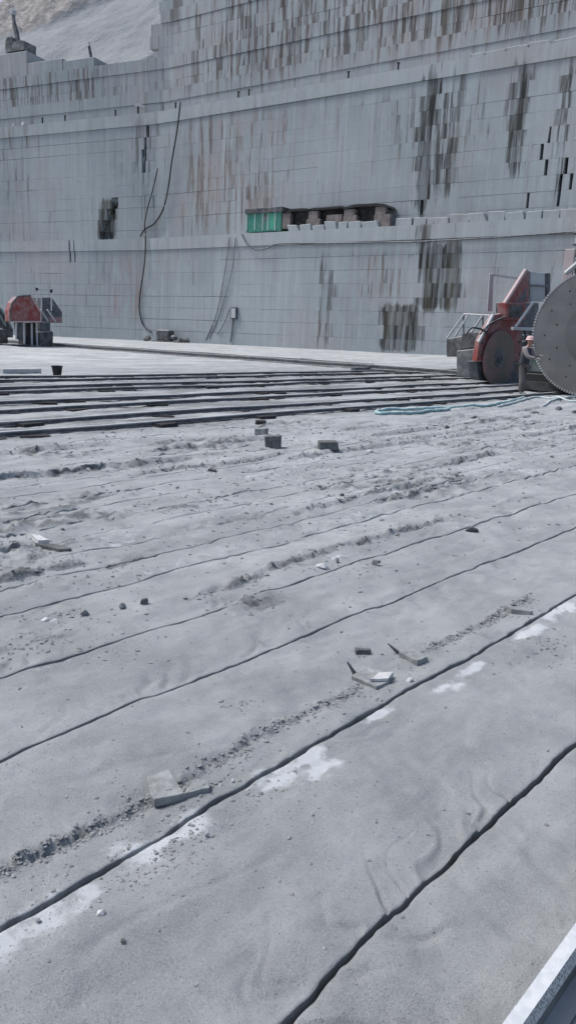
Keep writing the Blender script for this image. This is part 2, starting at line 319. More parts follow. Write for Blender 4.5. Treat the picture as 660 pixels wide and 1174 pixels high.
def height(u, v):
    u = np.asarray(u, float); v = np.asarray(v, float)
    near = 1-sst(9.6, 10.6, v)*.7
    z = .014*fbm(u*.5, v*.9, 11, 3) + .012*fbm(u*2.1, v*2.9, 12, 3) + .0065*fbm(u*5.1+.8*vn(u*2, v*2, 23), v*6.9, 17, 3) - .006*np.exp(-(vn(u*2.6+1.2*vn(u*1.3, v*1.7, 24), v*4.2+u*1.1, 25)*7)**2)*sst(-.1, .4, vn(u*.9, v*1.1, 26))
    z = z + .0034*fbm(u*9, v*9, 13, 3)
    lm = lumpmask(u, v)
    z = z + lm*(.034*fbm(u*6, v*9, 14, 4) + .024*np.abs(fbm(u*19, v*23, 15, 2)) - .008)
    # crust with a ragged lip beside the second cut
    ua = u[:1] if u.ndim == 2 else u; rl = rimline(ua); rm = rimmask(ua)
    z = z + rm*(.022*sst(-.008, .012, v-rl)*(1-sst(.25, .5, v-rl)))
    edge = np.exp(-((v-rl)/.028)**2)*rm
    z = z + edge*(.018*fbm(u*24, v*24, 16, 3) - .003)
    # more ragged lips on the rougher banks farther off
    u1 = u[:1] if u.ndim == 2 else u; rag = fbm(u*14, v*18, 90, 3)
    for q, (v0, amp, sd) in enumerate(RIMS):
        if u.ndim == 2:
            js = np.where((v.max(1) > v0-.4) & (v.min(1) < v0+.7))[0]; sl = slice(js[0], js[-1]+1)
        else: sl = slice(None)
        m = rim2mask(u1, q); dv = v[sl] - rim2(u1, q)
        z[sl] = z[sl] + m*amp*sst(-.012, .02, dv)*(1-sst(.1, .42, dv)) + m*np.exp(-(dv/.035)**2)*.036*rag[sl]
    # soft runnels that drain into the cuts
    for c, s in ((.965, .14), (2.495, .17), (3.135, .12), (1.712, .07), (3.88, .15)):
        dv = v-c; w = np.exp(-(np.abs(dv)/s)**1.6)
        rn = vn(u*8.-np.abs(dv)*8.+.9*vn(u*6, v*11, 20), np.sign(dv)*3+c*7+dv*1.2, 18); z = z - w*.018*(np.exp(-(rn*6.)**2) - .35*np.exp(-((rn-.22)*6.)**2))*sst(.0, .06, np.abs(dv))*sst(-.45, .15, vn(u*1.3, c*5+np.sign(dv), 19))
    # banks between the farther cuts
    ph = np.interp(v, [g[0] for g in GRV], np.arange(len(GRV)))
    z = z + .014*np.sin((ph % 1)*math.pi)*sst(3.2, 4.5, v)*near*(.6+.5*vn(u*.3, np.floor(ph), 21))
    z = z + .035*fbm(u*.12, v*.12, 22, 2)*sst(11, 30, v)
    return z
def build_ground():
    us = [-70., -40., -22., -12., -7., -4.5, -3.]
    while us[-1] < .4: us.append(us[-1] + .05)
    while us[-1] < 55: us.append(us[-1] + .0052*max(us[-1], 1.3))
    while us[-1] < 260: us.append(us[-1]*1.05)
    us = np.array(us)
    rows = [('f', -120.), ('f', -60.), ('f', -25.), ('f', -10.), ('f', -4.), ('f', -2.)]
    def span(a, b):
        v = a
        while True:
            v += .0062*max(abs(v), 1.2) if v > .5 else .06
            if v >= b - .003: break
            rows.append(('f', v))
    prev = -2.
    for k, (c, hw, dp, op) in enumerate(GRV):
        span(prev, c-hw-.02)
        for off, dr in ((-(hw+.012), 0), (-(hw+.003), .0006), (-hw, .003), (-hw*.88, dp*.5), (-hw*.8, dp), (hw*.8, dp), (hw*.88, dp*.5), (hw, .003), (hw+.003, .0006), (hw+.012, 0)): rows.append(('g', k, off, dr))
        prev = c+hw+.02
    v = prev
    while v < 30: v += .009*max(v, 1.2); rows.append(('f', v))
    while v < 260: v *= 1.035; rows.append(('f', v))
    cs = np.array([g[0] for g in GRV]); W = np.array([wob(k, us) for k in range(len(GRV))])
    V = np.empty((len(rows), len(us))); D = np.zeros_like(V); cut = np.zeros_like(V)
    for j, r in enumerate(rows):
        if r[0] == 'f':
            v = r[1]; k = int(np.searchsorted(cs, v))
            if k == 0: V[j] = v + W[0]*(1 if v > -3 else 0)
            elif k == len(cs): V[j] = v + W[-1]*max(0, 1-(v-cs[-1]))
            else:
                f = (v-cs[k-1])/(cs[k]-cs[k-1]); V[j] = v + W[k-1]*(1-f) + W[k]*f
        else:
            _, k, off, dr = r; c, hw, dp, op = GRV[k]; sg = np.sign(off)
            jit = hw*(.35*vn(us*8., k*4+sg, 51) + .22*vn(us*34., k*4+sg, 52))*sg
            open_ = np.ones_like(us) if op >= 1 else sst(.5-op, .72-op, .5*vn(us*.5, k*3.1, 53) + .25*vn(us*2.2, k*3.1, 54)+.25)
            if k == 4: open_ = open_*1
            V[j] = c + W[k] + off + jit*(.5 + .5*open_); D[j] = dr*open_
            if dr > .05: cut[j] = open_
    U = np.broadcast_to(us, V.shape)
    Z = height(U, V) - D
    X = UD[0]*U + VD[0]*V; Y = UD[1]*U + VD[1]*V
    co = np.stack([X, Y, Z], -1).reshape(-1, 3)
    nr, nc = V.shape; idx = np.arange(nr*nc).reshape(nr, nc)
    q = np.stack([idx[:-1, :-1], idx[:-1, 1:], idx[1:, 1:], idx[1:, :-1]], -1).reshape(-1, 4)
    me = bpy.data.meshes.new('ground'); me.vertices.add(len(co)); me.vertices.foreach_set('co', co.ravel())
    me.loops.add(q.size); me.loops.foreach_set('vertex_index', q.ravel()); me.polygons.add(len(q))
    me.polygons.foreach_set('loop_start', np.arange(0, q.size, 4)); me.polygons.foreach_set('loop_total', np.full(len(q), 4))
    me.update(calc_edges=True)
    sm = np.ones((nr-1, nc-1), bool)
    for j in range(nr-1):
        if rows[j][0] == 'g' and rows[j+1][0] == 'g' and max(rows[j][3], rows[j+1][3]) > .002: sm[j] = False
    me.polygons.foreach_set('use_smooth', sm.ravel())
    bare = np.zeros_like(V)
    for a, b, ru, rv in BARE: bare = np.maximum(bare, (.85 if b < 2.2 else .6)*np.exp(-(((U-a)/ru)**2 + ((V-b)/rv)**2)**1.5))
    bare = bare*(.5+.6*sst(-.35, .35, fbm(U*11, V*17, 67, 3)))
    bare = np.maximum(bare, .3*sst(.2, .7, fbm(U*.9, V*3., 61, 3))*sst(2.9, 4., V)*(1-lumpmask(U, V)))
    crust = np.clip(lumpmask(U, V)*.8*sst(-.2, .5, fbm(U*9, V*11, 63, 2)) + .68*sst(9.7, 10.2, V)*(1-.6*sst(22., 25., V))*sst(-.6, .5, fbm(U*.8, V*2.4, 66, 4)) + .9*rimcrust(U, V)*sst(-.4, .4, fbm(U*11, V*15, 65, 3)) + .75*np.exp(-((V-rimline(U)+.006)/.016)**2)*rimmask(U)*sst(-.5, .3, fbm(U*30, V*30, 62, 2)), 0, 1)
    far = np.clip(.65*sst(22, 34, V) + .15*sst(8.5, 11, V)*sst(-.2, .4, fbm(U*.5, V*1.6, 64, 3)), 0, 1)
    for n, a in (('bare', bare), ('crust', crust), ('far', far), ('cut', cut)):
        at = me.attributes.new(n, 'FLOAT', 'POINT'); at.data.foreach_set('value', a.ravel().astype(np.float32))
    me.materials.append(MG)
    o = bpy.data.objects.new('ground', me); COL.objects.link(o); tag(o, kind='structure', label='saw-cut granite quarry floor under grey slurry dust')
    return o
build_ground()
def gz(u, v): return float(height(np.array([u]), np.array([v]))[0])

# ------------------------------------------------------------------ quarry wall: tiers of sawn courses
def unit_block(seed):
    r = random.Random(seed); bm = bmesh.new(); bmesh.ops.create_cube(bm, size=1.0)
    bmesh.ops.subdivide_edges(bm, edges=[e for e in bm.edges if abs(e.verts[0].co.x-e.verts[1].co.x) > .5], cuts=2)
    for v in bm.verts:
        v.co.x += r.uniform(-.004, .004); v.co.z += r.uniform(-.010, .004); v.co.y += r.uniform(-.003, .003)
    me = bpy.data.meshes.new('block'); bm.to_mesh(me); bm.free(); me.materials.append(MW); return me
UB = [unit_block(k) for k in range(8)]
# clefts in the face: (x0, x1, y0, y1, setback) in the photograph
CLEFT = [(116, 133, 262, 275, 3), (118, 133, 250, 263, 3), (124, 134, 240, 251, 3), (130, 137, 228, 240, 3), (163, 168, 180, 196, 3), (166, 169, 160, 180, 3), (168, 171.5, 145, 160, 3), (624, 628, 182, 205, 3), (628, 631, 150, 168, 3), (620, 624, 162, 172, 3), (604, 607, 222, 240, 3), (640, 644, 205, 225, 3), (652, 656, 208, 222, 3),
         (648, 651, 186, 196, 3), (80, 82, 280, 296, 0), (85.5, 87, 284, 296, 0), (482, 486, 225, 250, 3)]
CL = []
for a, b, y0, y1, d in CLEFT:
    sa, _ = whit(a, (y0+y1)/2, d); sb, _ = whit(b, (y0+y1)/2, d); _, z1 = whit((a+b)/2, y0, d); _, z0 = whit((a+b)/2, y1, d); CL.append((sa, sb, z0, z1, d))
def course(parent, d, k, s0, s1, mean, gapz, depth=.9, jit=.03, lip=0.):
    """one sawn course of the wall: blocks butted along it, corner at s = 0; returns block frames"""
    z0 = k*CH; zc = z0 + CH/2; cuts = [s0]; r = random.Random(k*131 + int(d*10))
    cl = [(a, b) for a, b, p, q, dd in CL if abs(dd-d) < .1 and p < zc+.3 and q > zc-.3]
    s = s0
    while s < s1:
        s += mean*r.choice((.35, .6, .9, 1.1, 1.4, 1.9))
        cuts.append(min(s, s1))
    if s0 < 0 < s1: cuts.append(0.)
    segs = sorted(set(cuts)); out = []
    for a, b in zip(segs[:-1], segs[1:]):
        pieces = [(a, b)]
        for ca, cb in cl:
            nxt = []
            for p, q in pieces:
                if cb <= p or ca >= q: nxt.append((p, q))
                else: nxt += [(p, ca), (cb, q)]
            pieces = nxt
        out += [(p, q) for p, q in pieces if q-p > .25]
    res = []
    for p, q in out:
        off = d + r.uniform(-jit, jit) - lip; g = gapz*r.choice((.2, .25, .3, .5, .8)); mid = (p+q)/2
        c = Wp(mid, 0, zc); n = wn(mid); cxy = c[:2] + n*(off + depth/2)
        if d: cxy = WC0 + WB*d + (WDR*mid if mid >= 0 else -WDL*mid) + n*(off-d+depth/2)
        dv = WDR if mid >= 0 else -WDL
        res.append((cxy, dv, q-p-r.choice((-.02, -.02, -.02, .004)), depth, zc - g/2, CH-g))
    return res
def add_blocks(parent, frames):
    for i, (c, dv, L, dp, zc, h) in enumerate(frames):
        o = bpy.data.objects.new('block', UB[(i*5+len(frames)) % 8]); COL.objects.link(o); o.parent = parent
        o.location = Vector((c[0], c[1], zc)) - base_of(parent); o.scale = (L, dp, h); o.rotation_euler = (0, 0, math.atan2(dv[1], dv[0]))
        if any(abs(zc-(kk-.5)*CH) < .3 for kk in (9, 20)): o.material_slots[0].link = 'OBJECT'; o.material_slots[0].material = MWL
def stuff_blocks(name, parent, frames):
    mb = MB()
    for (c, dv, L, dp, zc, h) in frames:
        n = np.array([-dv[1], dv[0]]); mb.box((c[0], c[1], zc), (dv[0]*L/2, dv[1]*L/2, 0), (n[0]*dp/2, n[1]*dp/2, 0), (0, 0, h/2))
    tag(mb.build(name, MW, parent), kind='stuff')
def core(name, label, d, z0, z1, s0, s1, back=14.):
    pts = [Wp(s0, d+.75, z0), Wp(s1, d+.75, z0), Wp(s1, d+back, z0), Wp(s0, d+back, z0)]
    if s0 < 0 < s1: pts = [Wp(s0, d+.75, z0), Wp(0, d+.75, z0), Wp(s1, d+.75, z0), Wp(s1, d+back, z0), Wp(0, d+back, z0), Wp(s0, d+back, z0)]
    o = MB().prism(pts, (0, 0, z1-z0)).build(name, MW); tag(o, label, kind='structure'); return o
SL, SR = -62., 92.
def tier(name, label, d, k0, k1, s0, s1, mean, vis=(-36., 64.), back=14., step=.03, ledges=()):
    rr_ = random.Random(k0)
    c = core(name, label, d, k0*CH-.4 if k0 else -1.5, k1*CH-.02, s0, s1, back)
    fr = []; dd = d
    for k in range(k0, k1):
        top = k == k1-1
        f = course(c, d, k, s0 - (rr_.uniform(0, 2.5) if s0 > -5 else 0), s1, mean*(1.8 if top else 1), .03 if top else .055, jit=.002 if top else .004, lip=(.2 if k1 in (9, 20) else .12) if top else (k1-k)*step)
        for cxy, dv, L, dp, zc, h in f: fr.append((cxy, dv, L, dp, zc, h))
    def vis_of(q):
        s = (q[0]-WC0) @ WDR; s = s if s > 0 else -((q[0]-WC0) @ WDL); return vis[0] < s < vis[1]
    a = [q for q in fr if vis_of(q)]; b = [q for q in fr if not vis_of(q)]
    a.sort(key=lambda q: -q[2]*q[5]); b += a[295:]; a = a[:295]
    add_blocks(c, a)
    if b: stuff_blocks('far_blocks', c, b)
    return c
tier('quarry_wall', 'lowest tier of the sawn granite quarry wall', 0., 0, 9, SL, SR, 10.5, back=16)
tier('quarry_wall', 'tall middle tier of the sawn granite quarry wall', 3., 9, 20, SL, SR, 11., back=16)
tier('quarry_wall', 'low stained tier above the long ledge of the quarry wall', 4.2, 20, 22, SL, SR, 7.5, back=16, step=.02)
tier('quarry_wall', 'stained tier below the excavator bench', 5.4, 22, 25, SL, SR, 7.5, back=20, step=.02)
tier('quarry_wall', 'brown streaked upper tier of the quarry wall', 6.4, 25, 29, -1.5, SR, 7.0, back=30, step=.02)
tier('quarry_wall', 'topmost brown streaked tier of the quarry wall', 7.4, 29, 40, -1.5, SR, 7.0, vis=(-5., 40.), back=40, step=.03)

WEDGE_PARENT = [o for o in bpy.data.objects if o.get('label', '').startswith('tall middle tier')][0]
for px in ([(116, 275.5), (116, 262.5), (118.5, 262.5)], [(118, 262.5), (118, 250.5), (124.3, 250.5)], [(124, 250.5), (124, 239.5), (130.3, 239.5)], [(130, 239.5), (130, 227.5), (137.3, 227.5)], [(163, 196), (163, 180), (166.2, 180)], [(166, 180), (166, 160), (168.2, 160)],
           [(133.3, 275.5), (133.3, 262), (129.5, 275.5)], [(137.3, 239.5), (137.3, 229), (134, 239.5)], [(624, 205), (624, 182), (626, 182)], [(628, 168), (628, 150), (629.5, 150)], [(640, 225), (640, 205), (642.5, 205)], [(652, 222), (652, 208), (654, 208)]):
    a = []
    for x, y in px: s_, z_ = whit(x, y, 3.2); a.append(Wp(s_, 3.2, z_))
    MB().prism(a, np.array([*wn(s_), 0])*.7).build('rock_wedge', MW, WEDGE_PARENT)
# ------------------------------------------------------------------ hillside behind the excavator bench
def m_hill():
    t = NT('hill_rock', .92, 0, .2); g = t.n('ShaderNodeNewGeometry'); pos = g.outputs['Position']
    a = t.noise(pos, .12, 5., .6); b = t.noise(pos, .9, 4., .6)
    c = t.mix(t.ramp(a, .3, .7), (.20, .222, .24), (.255, .277, .295))
    e = t.mix(t.ramp(b, .4, .65), (.21, .205, .20), (.30, .30, .298))
    c = t.mix(t.ramp(t.math('ADD', t.attr('soil'), t.math('MULTIPLY', t.math('SUBTRACT', b, .5), .5)), .4, .6), c, e)
    c = t.mix(t.ramp(t.attr('white'), .4, .6), c, (.4, .43, .45))
    e2 = t.noise(pos, 2.6, 4., .65); c = t.mix(t.ramp(e2, .5, .75, 0., .35), c, (.16, .17, .18)); return t.done(c, t.bump(e2, .25, .6, t.bump(b, .6, .6)))
def build_hill():
    ss = np.linspace(-75, 6, 130); ds = np.concatenate([np.linspace(6.3, 14, 12), np.linspace(15, 90, 110)])
    S, Dd = np.meshgrid(ss, ds); X = np.empty_like(S); Y = np.empty_like(S)
    for j in range(S.shape[0]):
        for i in range(S.shape[1]):
            p = WC0 + WB*Dd[j, i] + (WDR*S[j, i] if S[j, i] >= 0 else -WDL*S[j, i]); X[j, i], Y[j, i] = p
    t = np.clip(Dd-16-.05*S, 0, None)
    Z = T4 + .02 + t*.86 + (.7*fbm(S*.08, Dd*.1, 71, 3) + .35*np.abs(fbm(S*.3, Dd*.12, 72, 3)))*sst(14, 20, Dd) - 1.1*np.exp(-((S+14.5+.12*(Dd-16)+.8*vn(Dd*.3, S*0, 76))/.5)**2)*sst(16, 20, Dd)
    st_ = np.floor(Z/3.4)*3.4 + 3.4*sst(.55, 1., (Z/3.4) % 1.); kk = sst(-17, -11, S)*sst(15, 19, Dd); Z = Z*(1-kk) + st_*kk
    line = 71.5 + (S+28)*.66
    soil = sst(-1.2, 1.2, Z-line-.8*fbm(S*.2, Dd*.2, 73, 3))
    Z = Z + soil*(1.6*fbm(S*.16, Dd*.3, 74, 4) + 1.0*np.abs(fbm(S*.5, Dd*.6, 75, 3)))
    white = sst(.3, .8, 1-np.abs((S+5.)/4.))*sst(41., 42.5, Z)
    co = np.stack([X, Y, Z], -1).reshape(-1, 3); nr, nc = S.shape; idx = np.arange(nr*nc).reshape(nr, nc)
    q = np.stack([idx[:-1, :-1], idx[:-1, 1:], idx[1:, 1:], idx[1:, :-1]], -1).reshape(-1, 4)
    me = bpy.data.meshes.new('hillside'); me.from_pydata(co.tolist(), [], q.tolist()); me.polygons.foreach_set('use_smooth', np.ones(len(q), bool))
    for n, a in (('soil', soil), ('white', white)):
        at = me.attributes.new(n, 'FLOAT', 'POINT'); at.data.foreach_set('value', a.ravel().astype(np.float32))
    me.materials.append(m_hill()); o = bpy.data.objects.new('hillside', me); COL.objects.link(o)
    tag(o, 'smooth grey rock slope with tan soil above the excavator bench', kind='structure')
build_hill()

# ------------------------------------------------------------------ rails
def rail_profile(h, hw, fw):
    """half head width hw, half foot width fw, height h: closed outline (across, up)"""
    t = h*.14
    return [(-fw, 0), (fw, 0), (fw, t), (hw*.45, t*1.6), (hw*.45, h*.68), (hw, h*.74), (hw, h*.97), (hw*.85, h), (-hw*.85, h), (-hw, h*.97), (-hw, h*.74), (-hw*.45, h*.68), (-hw*.45, t*1.6), (-fw, t)]
def sweep(path, prof, axis_side):
    """sweep an outline along a near-level path; returns verts, faces"""
    vs_ = []; n = len(prof)
    for p in path: vs_ += [(p[0]+axis_side[0]*a, p[1]+axis_side[1]*a, p[2]+b) for a, b in prof]
    fs = [(i*n+k, i*n+(k+1) % n, (i+1)*n+(k+1) % n, (i+1)*n+k) for i in range(len(path)-1) for k in range(n)]
    return vs_, fs + [tuple(range(n)), tuple(range(len(path)*n-1, (len(path)-1)*n-1, -1))]
def rail(u0, u1, v, h, hw, fw, label, group, zb=.03, along='u', name='steel_rail', amp=.03, tw=0.):
    L = abs(u1-u0); n = max(4, int(L/1.2)); path = []
    for i in range(n+1):
        u = u0+(u1-u0)*i/n; w = v + amp*float(vn(u*.25, v*3.3, 81)) + tw*(u-u0)
        z = zb + .02*float(vn(u*.3, v*2., 82)) + (gz(u, v) if along == 'u' else .0)*.6
        path.append(P(u, w, z) if along == 'u' else P(w, u, z))
    t = thing(name, path[0], label, 'rail', group)
    side = VD if along == 'u' else UD
    vs_, fs = sweep(path, rail_profile(h, hw, fw), side)
    mesh('rail_body', vs_, fs, M_RAIL, t)
    cap = [(-hw*.98, h+.002), (hw*.98, h+.002), (hw*.9, h+.016), (-hw*.9, h+.016)]
    vs_, fs = sweep(path, cap, side); mesh('rail_head', vs_, fs, M_RAILT, t)
    return path
RV = [10.25, 11.45, 13.1, 14.35, 16.5, 17.8, 20.0, 21.4]
ORD = ['first', 'second', 'third', 'fourth', 'fifth', 'sixth', 'seventh', 'eighth']
n_t = 0
tim = []
for k in range(4):
    r_ = random.Random(k+3); b = MB()
    pts = [(-.22, -.1), (.2, -.11), (.23, .09), (-.2, .1)]
    pts = [np.array((a+r_.uniform(-.02, .02), c+r_.uniform(-.02, .02), r_.uniform(0, .01))) for a, c in pts]
    b.prism(pts, (0, 0, .06+.01*k)); me = bpy.data.meshes.new('timber_block'); me.from_pydata(b.v, [], b.f); me.materials.append(M_TIMBER); tim.append(me)
for i, v in enumerate(RV):
    u0_ = -10.; u1_ = 52. if i < 6 else 60.
    rail(u0_, u1_, v, .058, .045, .065, f'{ORD[i]} long steel rail beyond the foreground, counted away from the stone cubes', 'long rails laid side by side', zb=.012)
    r_ = random.Random(i*7+1); u = 1.5+r_.random()
    while u < 33:
        u += r_.uniform(1.3, 3.4) if r_.random() < .75 else r_.uniform(.5, .8)
        o = bpy.data.objects.new('timber_block', tim[r_.randrange(4)]); COL.objects.link(o)
        vv = v - r_.uniform(.06, .14); p = P(u, vv, gz(u, vv)*.8 - .045); o.location = p; o.rotation_euler = (0, 0, math.pi/2-A + r_.uniform(-.3, .3))
        tag(o, f'short black timber block wedged under the {ORD[i]} long rail counted from the stone cubes', 'timber block', f'timber blocks under the {ORD[i]} rail')
# rail of the distant saws, laid across the others
rail(14., 75., 31.6, .22, .07, .1, 'steel rail running across the far floor to the red saw by the wall', 'cross rails of the far saw', along='v', amp=.02)
rail(24., 75., 33.3, .22, .07, .1, 'farther steel rail running across the floor behind the red saw', 'cross rails of the far saw', along='v', amp=.02)
# loose planks and bars beyond the rails
for (x0, y0, x1, y1, lab) in ((346, 412.5, 394, 419, 'dark steel bar lying aslant on the pale floor beyond the rails'), (404, 424.5, 448, 423, 'dark plank lying flat on the floor beside the farthest rail'), (2, 428, 46, 427.5, 'pale plank lying behind the farthest rail near the bucket')):
    a = gnd(x0, y0); b = gnd(x1, y1); d = b-a; d /= np.linalg.norm(d); n = np.array([-d[1], d[0], 0])
    o = MB().prism([a-n*.12, b-n*.1, b+n*.12, a+n*.1], (0, 0, .14)).build('plank', M_RAIL if 'dark' in lab else M_LIGHT); recenter(o); tag(o, lab, 'plank')
# the rail at the photographer's feet
t = thing('steel_rail', P(.2, .5), 'pale dusty steel rail lying right beside the widest open cut, its edge speckled', 'rail')
path = [P(-2.5 + .5*i, .512, .0+gz(-2.5+.5*i, .5)*.5) for i in range(15)]
vs_, fs = sweep(path, [(-.055, 0), (.055, 0), (.055, .014), (.012, .024), (.012, .085), (.02, .095), (-.012, .095), (-.012, .024), (-.055, .014)], VD); mesh('foot', vs_, fs, M_DK2, t)
vs_, fs = sweep(path, [(-.017, .096), (.022, .096), (.024, .125), (.020, .132), (-.013, .132), (-.026, .108)], VD)
tt = NT('speckled_steel', .6, .2); q = tt.co.outputs['Object']; a_ = tt.noise(q, 160., 3., .7); b_ = tt.noise(q, 30., 3.)
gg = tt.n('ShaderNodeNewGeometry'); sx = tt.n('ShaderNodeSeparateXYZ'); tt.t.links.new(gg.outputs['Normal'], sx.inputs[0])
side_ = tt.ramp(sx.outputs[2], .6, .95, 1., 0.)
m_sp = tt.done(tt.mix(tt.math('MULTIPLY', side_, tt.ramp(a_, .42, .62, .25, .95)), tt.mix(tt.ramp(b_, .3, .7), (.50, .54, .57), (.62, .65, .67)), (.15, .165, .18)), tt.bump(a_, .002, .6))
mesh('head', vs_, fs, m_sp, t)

# ------------------------------------------------------------------ saws
def facing(px_list, org, heading): return [vpl(x, y, org, heading) for x, y in px_list]
def nrm(heading): h = R(heading); n = np.array([math.cos(h), -math.sin(h), 0]); return n if n[1] > 0 else -n       # pointing away from the camera
class Saw:
    def __init__(s, name, org, label, group): s.t = thing(name, org, label, 'saw', group); s.org = np.array(org)
    def panel(s, name, px, heading, off, thick, mat, parent=None, bev=.015):
        n = nrm(heading); o_ = s.org + n*off
        o = MB().prism(facing(px, o_, heading), n*thick).build(name, mat, parent or s.t)
        return bevel(o, bev) if bev else o
    def bars(s, name, segs, heading, off, r, mat, parent=None):
        o_ = s.org + nrm(heading)*off
        for a, b in segs: MB().bar(vpl(*a, o_, heading), vpl(*b, o_, heading), r).build(name, mat, parent or s.t)
def disc(name, c, heading, r, thick, mat, parent, n=64, teeth=0, tooth=.03):
    h = R(heading); d = np.array([math.sin(h), math.cos(h), 0]); nn = nrm(heading); pts = []
    if teeth:
        for k in range(teeth):
            for f, rr in ((0, r-tooth), (.3, r-tooth), (.38, r), (.95, r)):
                a = 2*math.pi*(k+f)/teeth; pts.append(c + rr*(math.cos(a)*d + math.sin(a)*np.array([0, 0, 1])))
    else:
        pts = [c + r*(math.cos(2*math.pi*k/n)*d + math.sin(2*math.pi*k/n)*np.array([0, 0, 1])) for k in range(n)]
    m = MB(); L = len(pts); p2 = [p+nn*thick for p in pts]; ca = c; cb = c+nn*thick
    m.add(pts+p2+[ca, cb], [(k, (k+1) % L, 2*L) for k in range(L)] + [(L+(k+1) % L, L+k, 2*L+1) for k in range(L)] + [(k, (k+1) % L, L+(k+1) % L, L+k) for k in range(L)])
    return m.build(name, mat, parent)

t = NT('oily_black_paint', .5); M_NODUST = t.done((.018, .019, .021), t.bump(t.noise(t.co.outputs['Object'], 5.), .01, .4))
# --- the near saw with the great bare blade
HB = 41.6-90
ub = 24.3
org = np.array(P(ub, 9.3, 0.))
bc = vpl(678, 382, org, HB); be = vpl(609.5, 380, org, HB); br_ = float(np.linalg.norm((be-bc)[:2]))
bc[2] = max(bc[2], br_-.03)
S1 = Saw('quarry_saw', (bc[0], bc[1], 0), 'quarry saw with huge bare toothed steel blade and green cabinet, worker beside it', 'quarry saws')
bl = disc('blade', bc, HB, br_-.055, .014, M_STEEL, S1.t, n=120)
tr = MB(); nt_ = 132; dh_ = np.array([math.sin(R(HB)), math.cos(R(HB)), 0]); zz_ = np.array([0, 0, 1.])
for k in range(nt_):
    a0, a1 = 2*math.pi*k/nt_, 2*math.pi*(k+.62)/nt_
    q = [bc + rr*(math.cos(a)*dh_ + math.sin(a)*zz_) - nrm(HB)*.012 for rr, a in ((br_-.075, a0), (br_, a0), (br_, a1), (br_-.075, a1))]
    tr.prism(q, nrm(HB)*.036)
tag(tr.build('cutting_teeth', paint('tooth_steel', (.26, .27, .29), .4, .5, .2), bl), kind='stuff')
nb_ = nrm(HB); dh = np.array([math.sin(R(HB)), math.cos(R(HB)), 0])
disc('flange', bc - nb_*.03, HB, br_*.44, .03, paint('flange_steel', (.105, .108, .116), .3, .45, .3, 1.6, (.17, .175, .18)), bl)
disc('hub', bc - nb_*.12, HB, br_*.12, .10, M_DK2, bl, n=24)
for rr, na_ in ((.78, 12), (.60, 10)):
    for k in range(na_):
        a = 2*math.pi*(k+.37)/na_ + rr; disc('bolt_hole', bc - nb_*.003 + rr*br_*(math.cos(a)*dh + math.sin(a)*np.array([0, 0, 1])), HB, .032, .003, M_BLACK, bl, n=10)
def uvbox(name, u0, u1, v0, v1, z0, z1, mat, parent, bev=.02):
    o = MB().prism([P(u0, v0, z0), P(u1, v0, z0), P(u1, v1, z0), P(u0, v1, z0)], (0, 0, z1-z0)).build(name, mat, parent); return bevel(o, bev) if bev else o
def uvbar(name, a, b, r, mat, parent): return MB().bar(P(*a), P(*b), r).build(name, mat, parent)
T = S1.t; vb = float(bc[:2] @ VD)
uvbox('chassis', ub+.35, ub+4.6, 9.7, 11.6, .34, .62, M_NODUST, T)
for uu in (ub+.7, ub+4.1):
    for vv in (RV[0], RV[1]):
        MB().prism([P(uu+.17*math.cos(k*math.pi/8), vv-.05, .40+.17*math.sin(k*math.pi/8)) for k in range(16)], np.array(P(0, .1, 0))).build('wheel', M_RAIL, T)
cabn = uvbox('cabinet', ub+.45, ub+1.5, 9.9, 11.55, .62, 1.3, paint('deep_green_paint', (.018, .06, .05), .1, .5), T)
uvbox('cabinet_door', ub+.41, ub+.45, 10.85, 11.45, .68, 1.19, paint('dark_green_paint', (.02, .06, .05), .2, .5), cabn, .01)
uvbox('skirt', ub+.30, ub+.36, 9.2, 11.5, .08, .36, M_BLACK, T, 0)
uvbox('mast', ub+1.7, ub+3.0, 9.0, 10.75, .62, 4.45, M_DK2, T)
uvbox('motor', ub+.4, ub+1.6, vb-.45, vb+.45, 1.5, 2.4, M_DARK, T)
uvbox('carriage_plate', ub+1.55, ub+1.68, 8.3, 10.2, 1.2, 3.2, M_RED, T)
uvbox('side_plate', ub+1.6, ub+1.68, 10.76, 11.1, 3.3, 4.7, paint('warm_dusty_paint', (.36, .31, .32), .35), T)
for vv in (10.8, 10.55, 9.5): uvbox('post', ub+1.72, ub+1.84, vv-.05, vv+.05, 4.45, 5.3, M_LIGHT, T, .01)
uvbar('rail_bar', (ub+1.7, 10.9, 5.2), (ub+1.7, 9.1, 5.2), .05, M_DARK, T)
uvbar('rail_bar', (ub+1.7, 10.9, 4.85), (ub+1.7, 9.1, 4.85), .04, M_DARK, T)
uvbar('brace', (ub+1.4, 10.9, 3.9), (ub+1.4, 9.6, 5.0), .09, M_LIGHT, T)
uvbar('brace', (ub+1.68, 10.7, 4.45), (ub+1.68, 10.2, 5.15), .05, M_DARK, T)
for z_ in (.9, 1.7, 2.5, 3.3): uvbar('ladder_rung', (ub+1.75, 10.8, z_), (ub+2.3, 10.8, z_), .025, M_LIGHT, T)

